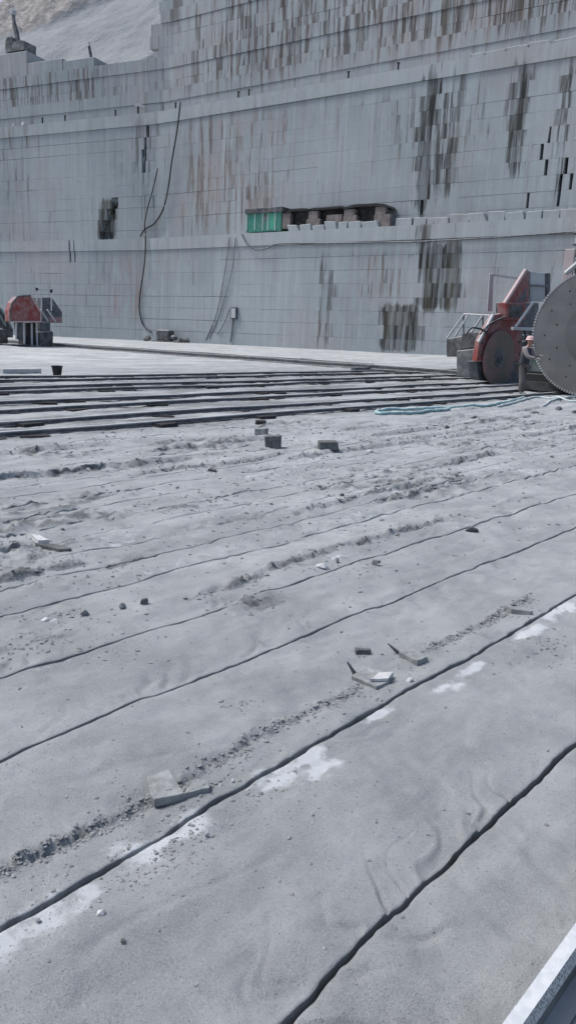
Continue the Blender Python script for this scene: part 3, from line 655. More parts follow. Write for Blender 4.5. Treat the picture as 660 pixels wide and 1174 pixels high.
# --- the saw behind it with the red guard
g2 = gnd(572, 440); H2 = 47.
S2 = Saw('quarry_saw', g2, 'quarry saw with faded red guard round a green blade and grey engine box', 'quarry saws'); T = S2.t
S2.panel('guard', [(546, 414), (549.5, 391), (558, 374), (566, 361), (581, 358), (597, 365), (598, 414)], H2, .12, .22, M_RED)
S2.panel('lower_plate', [(545, 414.3), (598, 414.3), (598, 441), (549, 436)], H2, .2, .4, M_DK2)
b2c = vpl(572, 411, g2, H2); b2 = disc('blade', b2c, H2, 1.06, .05, M_GREENB, T, n=56)
disc('hub', b2c - nrm(H2)*.05, H2, .17, .05, M_DARK, b2, n=20)
disc('flange', b2c - nrm(H2)*.02, H2, .34, .02, M_DK2, b2, n=28)
S2.panel('guard_edge', [(548.5, 392), (565.5, 359.5), (567.5, 360.5), (550.5, 393)], H2, .02, .1, M_LIGHT)
hb = S2.panel('hood_box', [(580, 347), (602, 347), (602, 367), (580, 367)], H2, -.1, .4, M_RED)
S2.panel('hood_window', [(584, 350), (599, 350), (599, 364), (584, 364)], H2, -.115, .012, M_DARK, hb, 0)
up2 = S2.panel('hood', [(579.5, 347), (604, 309), (606, 311), (605.5, 347)], H2, .05, .2, M_RED)
S2.panel('hood_edge', [(578.5, 347), (603, 308), (605, 309.5), (581, 347.5)], H2, .0, .12, M_PINK)
S2.panel('hood_vent', [(593, 345), (603, 330), (603, 345)], H2, .035, .012, M_DARK, up2, 0)
S2.panel('cab_body', [(597, 347), (617, 347), (617, 412), (597, 412)], H2, .55, 1.2, M_DK2)
cb = S2.panel('cab_panel', [(606.5, 311), (626, 313), (626, 346), (606.5, 346)], H2, .75, .15, M_LIGHT)
S2.panel('panel_inset', [(608.5, 328.5), (624, 329.5), (624, 344.5), (608.5, 344.5)], H2, .735, .012, paint('warm_grey_paint', (.33, .34, .36), .3), cb, 0)
S2.bars('panel_frame', [((606.5, 327), (626.5, 328)), ((606.2, 311), (606.2, 347)), ((625.5, 313), (625.5, 347))], H2, .72, .04, M_DK2, cb)
S2.panel('mast_post', [(627, 313), (630.5, 313), (630.5, 349), (627, 349)], H2, .7, .15, M_DARK)
S2.bars('platform_rail', [((586.5, 376.5), (612, 377.5))], H2, -.35, .07, M_LIGHT)
S2.bars('stay', [((590, 375), (611, 346))], H2, -.35, .055, M_LIGHT)
S2.bars('support', [((592, 378), (592, 440)), ((608, 378), (608, 441))], H2, .3, .08, M_DARK)
g2b = gnd(537, 434); HE = -43.
S2b = Saw.__new__(Saw); S2b.t = T; S2b.org = g2b
eb = S2b.panel('engine_box', [(522.5, 402), (549, 399), (549, 434), (522.5, 432)], HE, 0, 1.6, M_DK2, bev=.04)
S2b.panel('engine_hood', [(529, 381), (550, 380), (549.5, 398.5), (525.5, 401)], HE, .1, 1.3, M_DARK, bev=.05)
S2b.panel('tank', [(511, 388), (530, 385), (529, 408), (511, 409)], HE, 1.75, .8, M_DARK, bev=.04)
S2b.bars('handrail', [((512, 388), (531, 361)), ((521, 386), (538, 359)), ((531, 360), (566, 362)), ((540, 381), (554, 360))], HE, -.06, .045, M_LIGHT)
S2b.bars('handrail_post', [((531, 360), (531, 382)), ((553, 360), (553, 381))], HE, 0, .035, M_GREEN)
bo = S2.panel('cable_mast', [(561.5, 313), (565.5, 313), (564, 357), (558.5, 357)], H2, 1.2, .06, M_LIGHT)
S2.bars('cable_arm', [((562, 314.5), (604, 321))], H2, 1.2, .05, M_LIGHT, bo)

S2.bars('guard_bolt', [((x, y), (x+.6, y+.1)) for x, y in ((551, 404), (552.5, 393), (558, 381), (565, 370), (575, 364), (586, 366), (593, 377), (595, 392), (595, 406))], H2, .1, .05, M_DARK)
for pxs in ([(550, 383), (560, 372), (572, 366), (583, 362)], [(533, 384), (540, 376), (552, 378), (560, 384)], [(600, 378), (603, 392), (600, 404), (606, 412)]):
    MB().tube(spline([vpl(x, y, g2 - nrm(H2)*.05, H2) for x, y in pxs]), .035).build('hydraulic_hose', M_BLACK, T)
S2.bars('ladder_rung', [((598.5, y), (606, y+.2)) for y in (384, 391, 398, 405, 412, 419, 426)], H2, .35, .025, M_LIGHT)
# --- the saw by the far wall
g3 = gnd(33, 398); H3 = 38.
S3 = Saw('quarry_saw', g3, 'small quarry saw with rounded dark red blade guard standing near the far wall', 'quarry saws'); T = S3.t
gd = S3.panel('guard', [(12.3, 368.5), (12.3, 356), (15, 347.5), (21, 340.5), (35, 339.3), (42, 350), (46.5, 358.5), (46.5, 368.5)], H3, 0, .7, M_RED)
ring = [(12, 369), (12, 355.5), (14.6, 347), (20.6, 339.8), (35.3, 338.6), (47.3, 358), (47.3, 369)]
S3.bars('guard_rim', list(zip(ring[:4], ring[1:5])), H3, -.02, .06, M_DARK, gd)
S3.bars('guard_rib', [((35.5, 339), (47, 358)), ((47, 358), (47, 369)), ((12.3, 368.7), (47, 368.7))], H3, -.04, .055, M_PINK, gd)
cab3 = S3.panel('cab', [(48, 341), (60, 341), (71.5, 358), (71.5, 370), (48, 370)], H3, 1.0, 1.3, M_DK2)
S3.panel('cab_band', [(57, 363.5), (71.6, 363.5), (71.6, 370.2), (57, 370.2)], H3, .97, .03, paint('dull_pink_paint', (.24, .13, .14), .3), cab3, 0)
S3.bars('gantry_post', [((42.5, 331), (42.5, 349)), ((48, 341), (48, 357)), ((59.3, 331), (59.3, 356))], H3, .3, .05, M_LIGHT)
S3.bars('gantry_beam', [((41, 332.3), (61, 332.3))], H3, .3, .06, M_LIGHT)
S3.bars('gantry_pulley', [((59, 332), (59, 335.5)), ((42.5, 330), (42.5, 333))], H3, .25, .1, M_BLACK)
S3.bars('stair_rail', [((46.5, 355), (55.5, 368)), ((54.5, 355), (64, 368.5))], H3, .2, .06, M_LIGHT)
S3.panel('engine_box', [(46, 369.3), (58, 369.3), (58, 380), (46, 380)], H3, .4, 1.2, M_DK2)
S3.panel('water_tank', [(45, 380.3), (60, 379), (62, 381), (61.5, 397), (45, 397)], H3, .2, 1.3, M_DARK, bev=.08)
S3.panel('mast', [(31, 370), (41, 370), (41, 397), (29.5, 397)], H3, .35, .9, M_BLACK)
S3.bars('leg', [((27.7, 369), (28.2, 394)), ((42, 369), (43, 397)), ((36.6, 371), (37, 396)), ((19, 369), (18.5, 389))], H3, .15, .07, M_LIGHT)
S3.panel('splash_plate', [(16.5, 369), (27, 369), (26, 392), (18.5, 388)], H3, .5, .06, M_DK2)
S3.panel('chassis', [(14, 394.3), (63, 397.2), (63, 399.5), (14, 396.6)], H3, .1, 1.2, M_DARK)

g4 = gnd(5, 396); H4 = 30.
S4 = Saw('quarry_saw', g4, 'dark grey saw with green braces, half hidden left of the small red saw', 'quarry saws'); T = S4.t
S4.panel('engine_box', [(-9, 377), (9.8, 377.5), (10, 394), (-9, 394)], H4, 0, 1.4, M_DARK, bev=.06)
S4.panel('guard', [(-6, 354), (2, 353), (8, 362), (15.5, 377), (15.5, 387), (9.9, 387), (9, 376), (-6, 376)], H4, .5, .6, M_DK2)
S4.bars('brace', [((1.5, 353), (15, 378)), ((0, 361), (7, 374)), ((7.5, 362), (6, 372)), ((-6, 354), (2, 353.5))], H4, .3, .06, paint('pale_green_paint', (.22, .36, .33), .3))
S4.panel('chassis', [(-9, 394.2), (15, 394.8), (15, 396.6), (-9, 396)], H4, .2, 1.0, M_BLACK)

# ------------------------------------------------------------------ worker
def skin(name, joints, edges, mat, parent, root, sub=2):
    names = list(joints); me = bpy.data.meshes.new(name)
    me.from_pydata([joints[n][0] for n in names], [(names.index(a), names.index(b)) for a, b in edges], [])
    o = bpy.data.objects.new(name, me); COL.objects.link(o); o.parent = parent
    m = o.modifiers.new('skin', 'SKIN'); m.use_smooth_shade = True
    for i, n in enumerate(names):
        r = joints[n][1]; me.skin_vertices[0].data[i].radius = r if isinstance(r, tuple) else (r, r); me.skin_vertices[0].data[i].use_root = (n == root)
    s = o.modifiers.new('subdivision', 'SUBSURF'); s.levels = sub; s.render_levels = sub
    me.materials.append(mat); return o
def worker(loc, heading):
    t = thing('person', loc, 'worker in pale helmet and dark vest leaning toward the green cabinet beside the great blade', 'person')
    t.rotation_euler = (0, 0, -R(heading))
    m_skin = paint('skin', (.36, .19, .14), .1, .6); m_vest = paint('navy_cloth', (.028, .032, .05), .12, .85); m_tr = paint('khaki_cloth', (.075, .066, .064), .15, .9)
    m_sl = paint('grey_cloth', (.17, .15, .155), .2, .9); m_boot = paint('boot_leather', (.03, .028, .026), .3, .7); m_hel = paint('helmet_plastic', (.62, .40, .41), .08, .4); m_glove = paint('glove_cloth', (.36, .33, .33), .2, .9)
    LA = {'sh': (-.20, .06, 1.42), 'el': (-.26, .22, 1.19), 'wr': (-.14, .42, 1.24)}; RA = {'sh': (.20, .06, 1.42), 'el': (.27, .24, 1.18), 'wr': (.17, .46, 1.16)}
    J = {'pel': ((0, 0, .95), (.15, .11)), 'wai': ((0, .01, 1.08), (.14, .10)), 'che': ((0, .04, 1.28), (.16, .11)), 'nb': ((0, .06, 1.44), (.10, .07)), 'nk': ((0, .09, 1.51), .052), 'jaw': ((0, .135, 1.575), (.06, .07)), 'hd': ((0, .13, 1.66), (.078, .095)), 'crown': ((0, .12, 1.73), (.06, .075))}
    E_ = [('pel', 'wai'), ('wai', 'che'), ('che', 'nb'), ('nb', 'nk'), ('nk', 'jaw'), ('jaw', 'hd'), ('hd', 'crown')]
    for sd, AR in ((-1, LA), (1, RA)):
        q = str(sd)
        J['sh'+q] = (AR['sh'], .058); J['el'+q] = (AR['el'], .042); J['wr'+q] = (AR['wr'], .028)
        E_ += [('nb', 'sh'+q), ('sh'+q, 'el'+q), ('el'+q, 'wr'+q)]
        J['hip'+q] = ((.1*sd, 0, .88), .085); J['kn'+q] = ((.11*sd, .05 if sd > 0 else -.02, .48), .058); J['an'+q] = ((.12*sd, .04 if sd > 0 else -.08, .09), .042); J['to'+q] = ((.13*sd, .2 if sd > 0 else .08, .04), (.04, .03))
        E_ += [('pel', 'hip'+q), ('hip'+q, 'kn'+q), ('kn'+q, 'an'+q), ('an'+q, 'to'+q)]
    body = skin('body', J, E_, m_skin, t, 'pel')
    for sd, AR in ((-1, LA), (1, RA)):       # hands: palm and five fingers closed a little
        w = np.array(AR['wr']); f = w-np.array(AR['el']); f /= np.linalg.norm(f); sdv = np.array([1, 0, 0.])*-sd; dn = np.cross(f, sdv); dn = dn if dn[2] < 0 else -dn
        HJ = {'w': (tuple(w-f*.01), (.022, .03)), 'p': (tuple(w+f*.06), (.018, .038))}; HE_ = [('w', 'p')]
        for k, (off, ln) in enumerate(((-.03, .07), (-.01, .08), (.01, .075), (.03, .06))):
            a = w+f*.075+sdv*off; b = a+f*ln*.5+dn*.008; c = b+f*ln*.35+dn*.03
            for nme, pt in (('a', a), ('b', b), ('c', c)): HJ[nme+str(k)] = (tuple(pt), .0085)
            HE_ += [('p', 'a'+str(k)), ('a'+str(k), 'b'+str(k)), ('b'+str(k), 'c'+str(k))]
        a = w+f*.03+sdv*.035; b = a+f*.03+sdv*.022+dn*.01; c = b+f*.03+dn*.012
        for nme, pt in (('a', a), ('b', b), ('c', c)): HJ[nme+'t'] = (tuple(pt), .010)
        HE_ += [('w', 'at'), ('at', 'bt'), ('bt', 'ct')]
        skin('glove', HJ, HE_, m_glove, t, 'w', 1)
        q = str(sd); skin('sleeve', {'a': (tuple(np.array(AR['sh'])+np.array((-.06*sd, 0, .0))), .095), 'b': (AR['sh'], .095), 'e': (AR['el'], .068), 'w': (tuple(w-f*.015), .046)}, [('a', 'b'), ('b', 'e'), ('e', 'w')], m_sl, t, 'a')
        skin('boot', {'s': ((.12*sd, J['an'+q][0][1], .20), .062), 'a': ((.12*sd, J['an'+q][0][1], .075), (.055, .06)), 't': ((.13*sd, J['to'+q][0][1]+.03, .045), (.05, .042))}, [('s', 'a'), ('a', 't')], m_boot, t, 'a')
    skin('vest', {'h': ((0, 0, .86), (.21, .165)), 'w': ((0, .01, 1.06), (.20, .155)), 'c': ((0, .04, 1.28), (.225, .165)), 'n': ((0, .06, 1.44), (.175, .12)), 'k': ((0, .08, 1.50), (.085, .075))}, [('h', 'w'), ('w', 'c'), ('c', 'n'), ('n', 'k')], m_vest, t, 'w')
    tj = {'p': ((0, 0, .95), (.19, .15))}; te = []
    for sd in (-1, 1):
        q = str(sd)
        for k, rr in (('hip', .115), ('kn', .088), ('an', .078)):
            a = J[k+q][0]; tj[k+q] = ((a[0], a[1], a[2] + (.04 if k == 'an' else 0)), rr)
        te += [('p', 'hip'+q), ('hip'+q, 'kn'+q), ('kn'+q, 'an'+q)]
    skin('trousers', tj, te, m_tr, t, 'p')
    # face: nose, eyes, ears
    MB().prism([(-.014, .222, 1.615), (.014, .222, 1.615), (0, .215, 1.66)], (0, .022, -.006)).build('nose', m_skin).parent = t
    for sd in (-1, 1):
        o = MB().box((.03*sd, .219, 1.662), (.012, 0, 0), (0, .005, 0), (0, 0, .006)).build('eye', M_BLACK); o.parent = t
        o = MB().box((.083*sd, .12, 1.645), (.008, 0, 0), (0, .018, 0), (0, 0, .03)).build('ear', m_skin); o.parent = t
    o = MB().box((0, .214, 1.588), (.022, 0, 0), (0, .006, 0), (0, 0, .004)).build('mouth', M_DARK); o.parent = t
    # helmet: shell with brim
    vs_ = []; fs = []; n = 20; prof = [(.140, 1.690), (.142, 1.698), (.118, 1.702), (.116, 1.74), (.10, 1.785), (.065, 1.815), (.0, 1.826)]
    for r, z in prof:
        for k in range(n):
            a = 2*math.pi*k/n; ex = 1.12 if math.sin(a) > 0 and r > .13 else 1.; vs_.append((r*.9*math.cos(a), .125 + r*1.08*ex*math.sin(a), z))
    for j in range(len(prof)-1): fs += [(j*n+k, j*n+(k+1) % n, (j+1)*n+(k+1) % n, (j+1)*n+k) for k in range(n)]
    fs.append(tuple(range(n)))
    h = mesh('helmet', vs_, fs, m_hel, None, True); h.parent = t
    return t
pw = gnd(596, 453.5)
worker((pw[0], pw[1], .0), 132.)

# ------------------------------------------------------------------ hoses on the floor
def ground_tube(name, pxs, r, mat, label, cat='hose', z=.0, n=8):
    c = [gnd(x, y) for x, y in pxs]
    pts = spline(c, n); pts = [np.array((p[0], p[1], max(gz(float(p[:2] @ UD), float(p[:2] @ VD)), -.02) + r + z)) for p in pts]
    o = MB().tube(pts, r).build(name, mat, None, True); recenter(o); return tag(o, label, cat)
ground_tube('hose', [(600, 457), (575, 463), (545, 467.5), (512, 469.5), (480, 470.5), (450, 470), (433, 472.5), (432, 476), (445, 477), (472, 476), (500, 472.5), (515, 472)], .038, M_TEAL, 'teal water hose lying in a flat loop in front of the rails')
ground_tube('hose', [(570, 467), (592, 461.5), (612, 456.5), (632, 458), (655, 461), (690, 463)], .032, M_PALEH, 'pale hose snaking over the floor below the great blade')
ground_tube('hose', [(622, 467), (632, 461), (650, 459), (680, 457), (700, 456)], .028, M_PALEH, 'short pale hose branching beside the longer pale hose')

# ------------------------------------------------------------------ loose stones
def slab(name, pxs, z, th, mat, label, group=None, tilt=None, jit=.004):
    """a broken slab: its top outline in the photo at height z above the floor, with its own thickness"""
    pts = []
    c = guv(*np.mean(pxs, axis=0)); g0 = gz(*c)
    for i, (x, y) in enumerate(pxs):
        zz = g0 + z + (tilt[i] if tilt else 0); pts.append(gnd(x, y, zz))
    n = len(pts); mid = np.mean(pts, axis=0); top = []; r_ = random.Random(int(pxs[0][0]*7+pxs[0][1]))
    for i in range(n):                       # add ragged points along every edge
        a, b = pts[i], pts[(i+1) % n]; L = np.linalg.norm(b-a); top.append(a)
        for f in (.33, .67): top.append(a+(b-a)*f + np.array((r_.uniform(-1, 1), r_.uniform(-1, 1), r_.uniform(-.5, .2)))*min(jit*2, L*.06))
    m = len(top); rim = [p+(p-mid)*.02+np.array((0, 0, -.12*th + r_.uniform(-.05, .05)*th)) for p in top]
    low = [p+(p-mid)*r_.uniform(-.05, .03)+np.array((0, 0, -th*r_.uniform(.9, 1.05))) for p in top]
    inner = [mid+(p-mid)*.55 + np.array((0, 0, r_.uniform(-.06, .1)*th)) for p in top]
    vs_ = inner+top+rim+low; fs = [tuple(range(m))]
    for q in range(3): fs += [(q*m+i, q*m+(i+1) % m, (q+1)*m+(i+1) % m, (q+1)*m+i) for i in range(m)]
    fs.append(tuple(range(4*m-1, 3*m-1, -1)))
    o = mesh(name, vs_, fs, mat); recenter(o); return tag(o, label, 'stone', group)
slab('stone_slab', [(168, 890), (193, 882), (211, 909), (177, 916)], .019, .035, M_ROCK, 'square thick stone slab half sunk at the ragged crust edge')
slab('stone_slab', [(212, 909), (222, 893), (240, 893.5), (240, 903)], .024, .03, M_ROCK, 'thin wedge of stone lying against the square thick slab')
slab('stone_slab', [(403, 774.5), (431, 787), (445, 781), (450, 771), (420, 765)], .024, .034, M_ROCK, 'layered broken stone slab with a flake lying on top')
slab('stone_flake', [(424, 778), (445, 777.5), (451, 770), (434, 771)], .044, .014, M_ROCKW, 'pale flake resting on the layered broken slab', tilt=[0, .0, .012, .005])
slab('stone_slab', [(457, 747.5), (478, 757), (489, 753), (487, 749), (473, 744.5)], .026, .036, M_ROCK, 'rounded broken slab beside the layered slab, farther up the crust')
slab('stone_slab', [(407, 742), (424, 743.5), (425, 745), (408, 746)], .022, .03, M_ROCKD, 'small dark stone chip lying between the two broken slabs and the next cut')
slab('stone_shard', [(577, 693), (600, 697), (610, 699.5), (608, 701), (586, 698)], .028, .032, M_ROCK, 'long tapering stone shard lying beside the second cut')
slab('stone_slab', [(36, 612), (46, 613.5), (57, 618.5), (44, 619)], .05, .045, M_ROCKW, 'pale flat stone lying beside the dark slot in the rubble')
slab('stone_slab', [(41, 622.5), (60, 623), (82, 628.5), (68, 629.5)], .03, .04, M_ROCKD, 'dark flat slab in the rubble below the pale flat stone')
def shard(a, b, w, label):                 # an upright splinter leaning from b up to a
    p = gnd(*b); L = vpl(*a, p, 90.)
    d = L-p; n = np.array([.5, .8, 0]); n /= np.linalg.norm(n); s = np.cross(d/np.linalg.norm(d), n)
    o = MB().prism([p-s*w*.9, p+s*w, L+s*w*.12, L-s*w*.12], n*w*.7).build('stone_splinter', M_ROCKD); o.location.z -= .012; recenter(o); tag(o, label, 'stone')
shard((397.5, 756.5), (407, 771), .012, 'upright stone splinter leaning on the layered broken slab')
shard((444, 735.5), (457, 747), .012, 'upright stone splinter leaning on the rounded broken slab')
def cube_stone(x0, x1, yt, yb, mat, label, rot=0., group=None, depth=1.):
    p = gnd((x0+x1)/2, yb); rr = np.linalg.norm(p - np.array([0, 0, CAMH])); w = (x1-x0)/FPX*rr; h = (yb-yt)/FPX*rr
    r_ = random.Random(int(x0)); a = R(rot); d = np.array([math.cos(a), math.sin(a), 0]); n = np.array([-math.sin(a), math.cos(a), 0])
    c = p + n*w*depth/2; u, v = float(c[:2] @ UD), float(c[:2] @ VD); c[2] = gz(u, v) - .012
    o = MB().prism([c-d*w/2-n*w*depth/2, c+d*w/2-n*w*depth/2, c+d*w/2+n*w*depth/2, c-d*w/2+n*w*depth/2], (r_.uniform(-.01, .01), 0, h)).build('stone_cube', mat)
    for q in o.data.vertices: q.co += Vector((r_.uniform(-.05, .05)*w, r_.uniform(-.05, .05)*w, r_.uniform(-.06, .06)*h))
    bevel(o, .008); recenter(o); return tag(o, label, 'stone', group)
cube_stone(304, 321, 499, 513, M_ROCKD, 'grey stone cube standing alone on the slurry before the rails', -4, depth=.8)
cube_stone(291, 304, 489, 497.5, M_ROCK, 'low stone cube between the lone cube and the first rail', -12)
cube_stone(293, 305, 480.5, 486, M_TIMBER, 'dark block touching the foot of the first rail behind the low cube', 5)
cube_stone(366, 388, 510.5, 520, M_ROCKD, 'flat brick-like stone lying right of the lone cube', 8, depth=.5)
def rock(name, px, py, wpx, hpx, mat, label, seed, group=None):
    p = gnd(px, py); rr = np.linalg.norm(p-np.array([0, 0, CAMH])); w = wpx/FPX*rr/2; h = hpx/FPX*rr
    r_ = random.Random(seed); bm = bmesh.new()
    for k in range(13):
        a = r_.uniform(0, 2*math.pi); e = r_.uniform(.0, 1.); q = math.sqrt(1-min(.95, e)**2)
        bm.verts.new((w*q*math.cos(a)*r_.uniform(.8, 1.1), w*.8*q*math.sin(a)*r_.uniform(.8, 1.1), h*e))
    bmesh.ops.convex_hull(bm, input=bm.verts); bm.verts.ensure_lookup_table()
    loose = [v for v in bm.verts if not v.link_faces]; bmesh.ops.delete(bm, geom=loose, context='VERTS')
    me = bpy.data.meshes.new(name); bm.to_mesh(me); bm.free(); me.materials.append(mat)
    o = bpy.data.objects.new(name, me); COL.objects.link(o); u, v = float(p[:2] @ UD), float(p[:2] @ VD); o.location = (p[0], p[1], gz(u, v)-h*.12); o.rotation_euler = (0, 0, r_.uniform(0, 6))
    return tag(o, label, 'stone', group)
for i, (x, y, w, h, m, lab) in enumerate([(96, 702, 17, 9, M_ROCK, 'lumpy grey stone by the third cut, largest of three in a row'), (140, 694, 11, 9, M_ROCK, 'grey stone between the largest lumpy stone and the rounded clod'), (166, 692, 13, 10, M_ROCKD, 'rounded dusty clod at the end of the row of three stones'),
        (52, 708, 12, 4, M_ROCKW, 'pale flat chip in front of the lumpy stone row'), (63, 710, 12, 5, M_ROCKW, 'pale angular chip touching another pale flat chip'), (369, 652, 18, 8, M_ROCKW, 'pale broken stone heap beside the third cut'), (385, 646, 11, 7, M_ROCK, 'grey stone behind the pale broken stone heap'),
        (431, 648, 14, 8, M_ROCKD, 'small dark lump lying between two cuts'), (541, 610, 18, 7, M_ROCKD, 'dark wedge of stone at the edge of a pale strip'), (391, 573, 8, 5, M_ROCKD, 'tiny dark stone among the rough banks'), (470, 781, 9, 6, M_ROCKW, 'pale chip right beside the second cut near the rounded slab'), (267, 893, 6, 5, M_ROCKW, 'pale chip lying between the square slab and the cut'),
        (253, 897, 6, 4, M_ROCKW, 'small white chip close to the thin wedge of stone'), (237, 957, 8, 7, M_ROCKW, 'white chip on the pale patch below the cut'), (116, 1047, 11, 6, M_ROCKW, 'pale chip lying just off the pale patch'), (44, 1053, 8, 5, M_ROCK, 'grey pebble lying below the cut at the pale patch'), (141, 1080, 8, 5, M_ROCKD, 'dark pebble on the bare slurry below the gravel scatter'),
        (187, 525, 12, 6, M_ROCK, 'flat stone on the slurry left of the low cube'), (102, 540, 10, 5, M_ROCK, 'stone at the edge of the rough bank'), (243, 541, 14, 5, M_ROCKD, 'dark flat stone below the lone cube'), (423, 518, 12, 4, M_ROCKW, 'pale flat stone right of the brick-like stone'), (512, 491, 7, 5, M_BLACK, 'black lump on the slurry before the teal hose'), (543, 482, 11, 5, M_ROCKD, 'dark clod between the teal hose and the black lump'),
        (612, 474, 14, 4, M_ROCKD, 'dark flat clod before the pale hoses'), (640, 470, 12, 4, M_ROCKD, 'dark clod under the great blade by the hose'), (660, 474, 14, 4, M_ROCKD, 'dark flat stone at the side of the pale hose')]):
    rock('stone', x, y, w, h, m, lab, i+11)
# gravel too small to pick apart
def gravel():
    mb = MB(); base = []
    for k in range(10):
        bm = bmesh.new(); bmesh.ops.create_icosphere(bm, subdivisions=1, radius=1.); r_ = random.Random(k)
        for v in bm.verts: v.co *= r_.uniform(.65, 1.2); v.co.z *= .7
        base.append((np.array([v.co[:] for v in bm.verts]), [tuple(q.index for q in f.verts) for f in bm.faces])); bm.free()
    US, VS, SS = [], [], []
    for (x, y, sx_, sy, n) in ((195, 975, 60, 30, 130), (150, 1000, 60, 25, 60), (60, 1010, 60, 40, 60), (215, 945, 50, 20, 50), (300, 905, 80, 30, 60), (415, 815, 60, 25, 50), (640, 740, 40, 15, 60), (590, 760, 40, 15, 25), (40, 738, 40, 16, 110), (130, 745, 60, 20, 60), (270, 810, 20, 6, 40), (170, 920, 60, 22, 80),
            (250, 870, 60, 22, 60), (285, 690, 40, 14, 80), (30, 630, 50, 14, 110), (100, 660, 70, 18, 90), (220, 575, 70, 12, 80), (430, 545, 120, 14, 110), (590, 512, 80, 12, 90), (400, 655, 60, 12, 60), (80, 700, 70, 14, 80), (330, 500, 320, 20, 450), (330, 540, 330, 25, 600), (330, 600, 330, 40, 510), (330, 720, 330, 60, 120), (330, 900, 330, 140, 150), (330, 1080, 330, 80, 50)):
        px = x+sx_*rng.normal(size=n)*.6; py = y+sy*rng.normal(size=n)*.6
        for a, c in zip(px, py):
            if not (-40 < a < 700) or c < 480 or c > 1190: continue
            u, v = guv(a, c); US.append(u); VS.append(v); SS.append((rng.uniform(.6, 1.)+1.6*rng.random()**4)*.0012*(math.hypot(u, v)+1.4)**.95)
    for _ in range(9000):                    # grains over the nearest slabs
        px, py = rng.uniform(-30, 690), 640 + 560*rng.random()**.7
        u, v = guv(px, py)
        if float(vn(np.array(u*1.6), np.array(v*2.6), 95)) + .35*rng.normal() < .1: continue
        US.append(u); VS.append(v); SS.append(rng.uniform(.0009, .0021)*(1+.22*math.hypot(u, v)))
    for (x, y, r) in ((190, 905, 22), (228, 903, 16), (425, 782, 26), (472, 755, 22), (594, 699, 20), (415, 746, 12), (312, 512, 14), (376, 519, 14), (298, 497, 10), (55, 620, 30)):
        for _ in range(70):
            a = rng.uniform(0, 6.28); q = r*(.5+.6*rng.random()); u, v = guv(x+q*math.cos(a), y+.45*q*math.sin(a)+r*.12); US.append(u); VS.append(v); SS.append((.0012+.003*rng.random()**3)*(1+.2*math.hypot(u, v)))
    for _ in range(3600):                    # crumbs along the ragged crust lip
        u = rng.uniform(.5, 4.6)
        if rng.random() > float(rimmask(np.array(u))): continue
        US.append(u); VS.append(float(rimline(np.array(u))) - .008 + .02*rng.normal()); SS.append((.0018+.006*rng.random()**3)*(1+.22*u))
    for q in range(len(RIMS)):
        uu = np.exp(rng.uniform(math.log(1.8), math.log(13.), 420)); mk = rim2mask(uu, q); vv = rim2(uu, q) - .01 + .035*rng.normal(size=420)
        for a, c, m in zip(uu, vv, mk):
            if rng.random() < m: US.append(a); VS.append(c); SS.append((.003+.009*rng.random()**2)*(1+.07*a)*(1+1.2*rng.random()**5))
    US, VS, SS = map(np.array, (US, VS, SS)); ZS = height(US, VS)
    near_cut = np.min([np.abs(VS-g[0]-wob(k, US)) for k, g in enumerate(GRV)], axis=0) < .024
    for u, v, sz, z, nc_ in zip(US, VS, SS, ZS, near_cut):
        if nc_: continue
        b, f = base[rng.integers(10)]; a = rng.uniform(0, 6.28); c, q = math.cos(a), math.sin(a)
        w = b*sz*np.array([rng.uniform(.8, 1.5), rng.uniform(.6, 1.), rng.uniform(.5, 1.)]); p = P(u, v, z+sz*.15)
        mb.add(np.stack([w[:, 0]*c-w[:, 1]*q+p[0], w[:, 0]*q+w[:, 1]*c+p[1], w[:, 2]+p[2]], -1), f)
    o = mb.build('gravel', m_stone('grit', (.16, .17, .175), (.30, .315, .32), 40.)); tag(o, 'loose gravel and stone crumbs scattered over the slurry', 'gravel', kind='stuff')
gravel()
# the bucket by the rails
p = gnd(66, 432); t = thing('bucket', (p[0], p[1], gz(float(p[:2] @ UD), float(p[:2] @ VD))), 'black bucket standing upside up between the far rails', 'bucket')
def lathe(prof, n=24):
    vs_ = [(r*math.cos(2*math.pi*k/n), r*math.sin(2*math.pi*k/n), z) for r, z in prof for k in range(n)]
    return vs_, [(j*n+k, j*n+(k+1) % n, (j+1)*n+(k+1) % n, (j+1)*n+k) for j in range(len(prof)-1) for k in range(n)]
v1, f1 = lathe([(.0, .0), (.12, .0), (.165, .3), (.175, .3), (.18, .34), (.155, .34), (.115, .03), (0, .03)]); mesh('bucket_body', v1, f1, M_BLACK).parent = t
MB().tube([(.18*math.cos(a), -.05-.08*math.sin(a), .33-.06*math.sin(a)) for a in np.linspace(0, math.pi, 12)], .008).build('handle', M_RAIL).parent = t

# ------------------------------------------------------------------ things on and before the wall
def wtube(name, pxs, d, r, mat, label, cat='cable', n=8):
    pts = []
    for x, y in pxs:
        s, z = whit(x, y, d); pts.append(Wp(s, d, z))
    o = MB().tube(spline(pts, n), r).build(name, mat, None, True); return tag(o, label, cat)
D2 = 2.35; D1 = -.4
wtube('cable', [(207, 117), (203, 150), (197, 185), (193, 215), (187, 240), (177, 256), (166, 263), (161, 271)], D2, .10, M_BLACK, 'long black cable hanging from the upper ledge down the middle tier')
wtube('cable', [(181, 193), (176, 215), (169, 240), (166, 258), (167, 268)], D2-.1, .08, M_BLACK, 'short black cable hanging beside the long cable on the middle tier')
wtube('cable', [(167, 269), (166, 300), (161, 335), (160, 355), (164, 372), (174, 381)], D1, .09, M_BLACK, 'black cable hanging down the lowest tier to the dark heap')
wtube('cable', [(277, 268), (283, 279), (293, 286), (305, 285), (316, 280), (335, 279), (380, 279), (430, 278), (480, 277), (540, 274), (600, 270), (640, 267), (690, 264)], D1, .08, M_DK2, 'long dark hose sagging along the top of the lowest tier below the container')
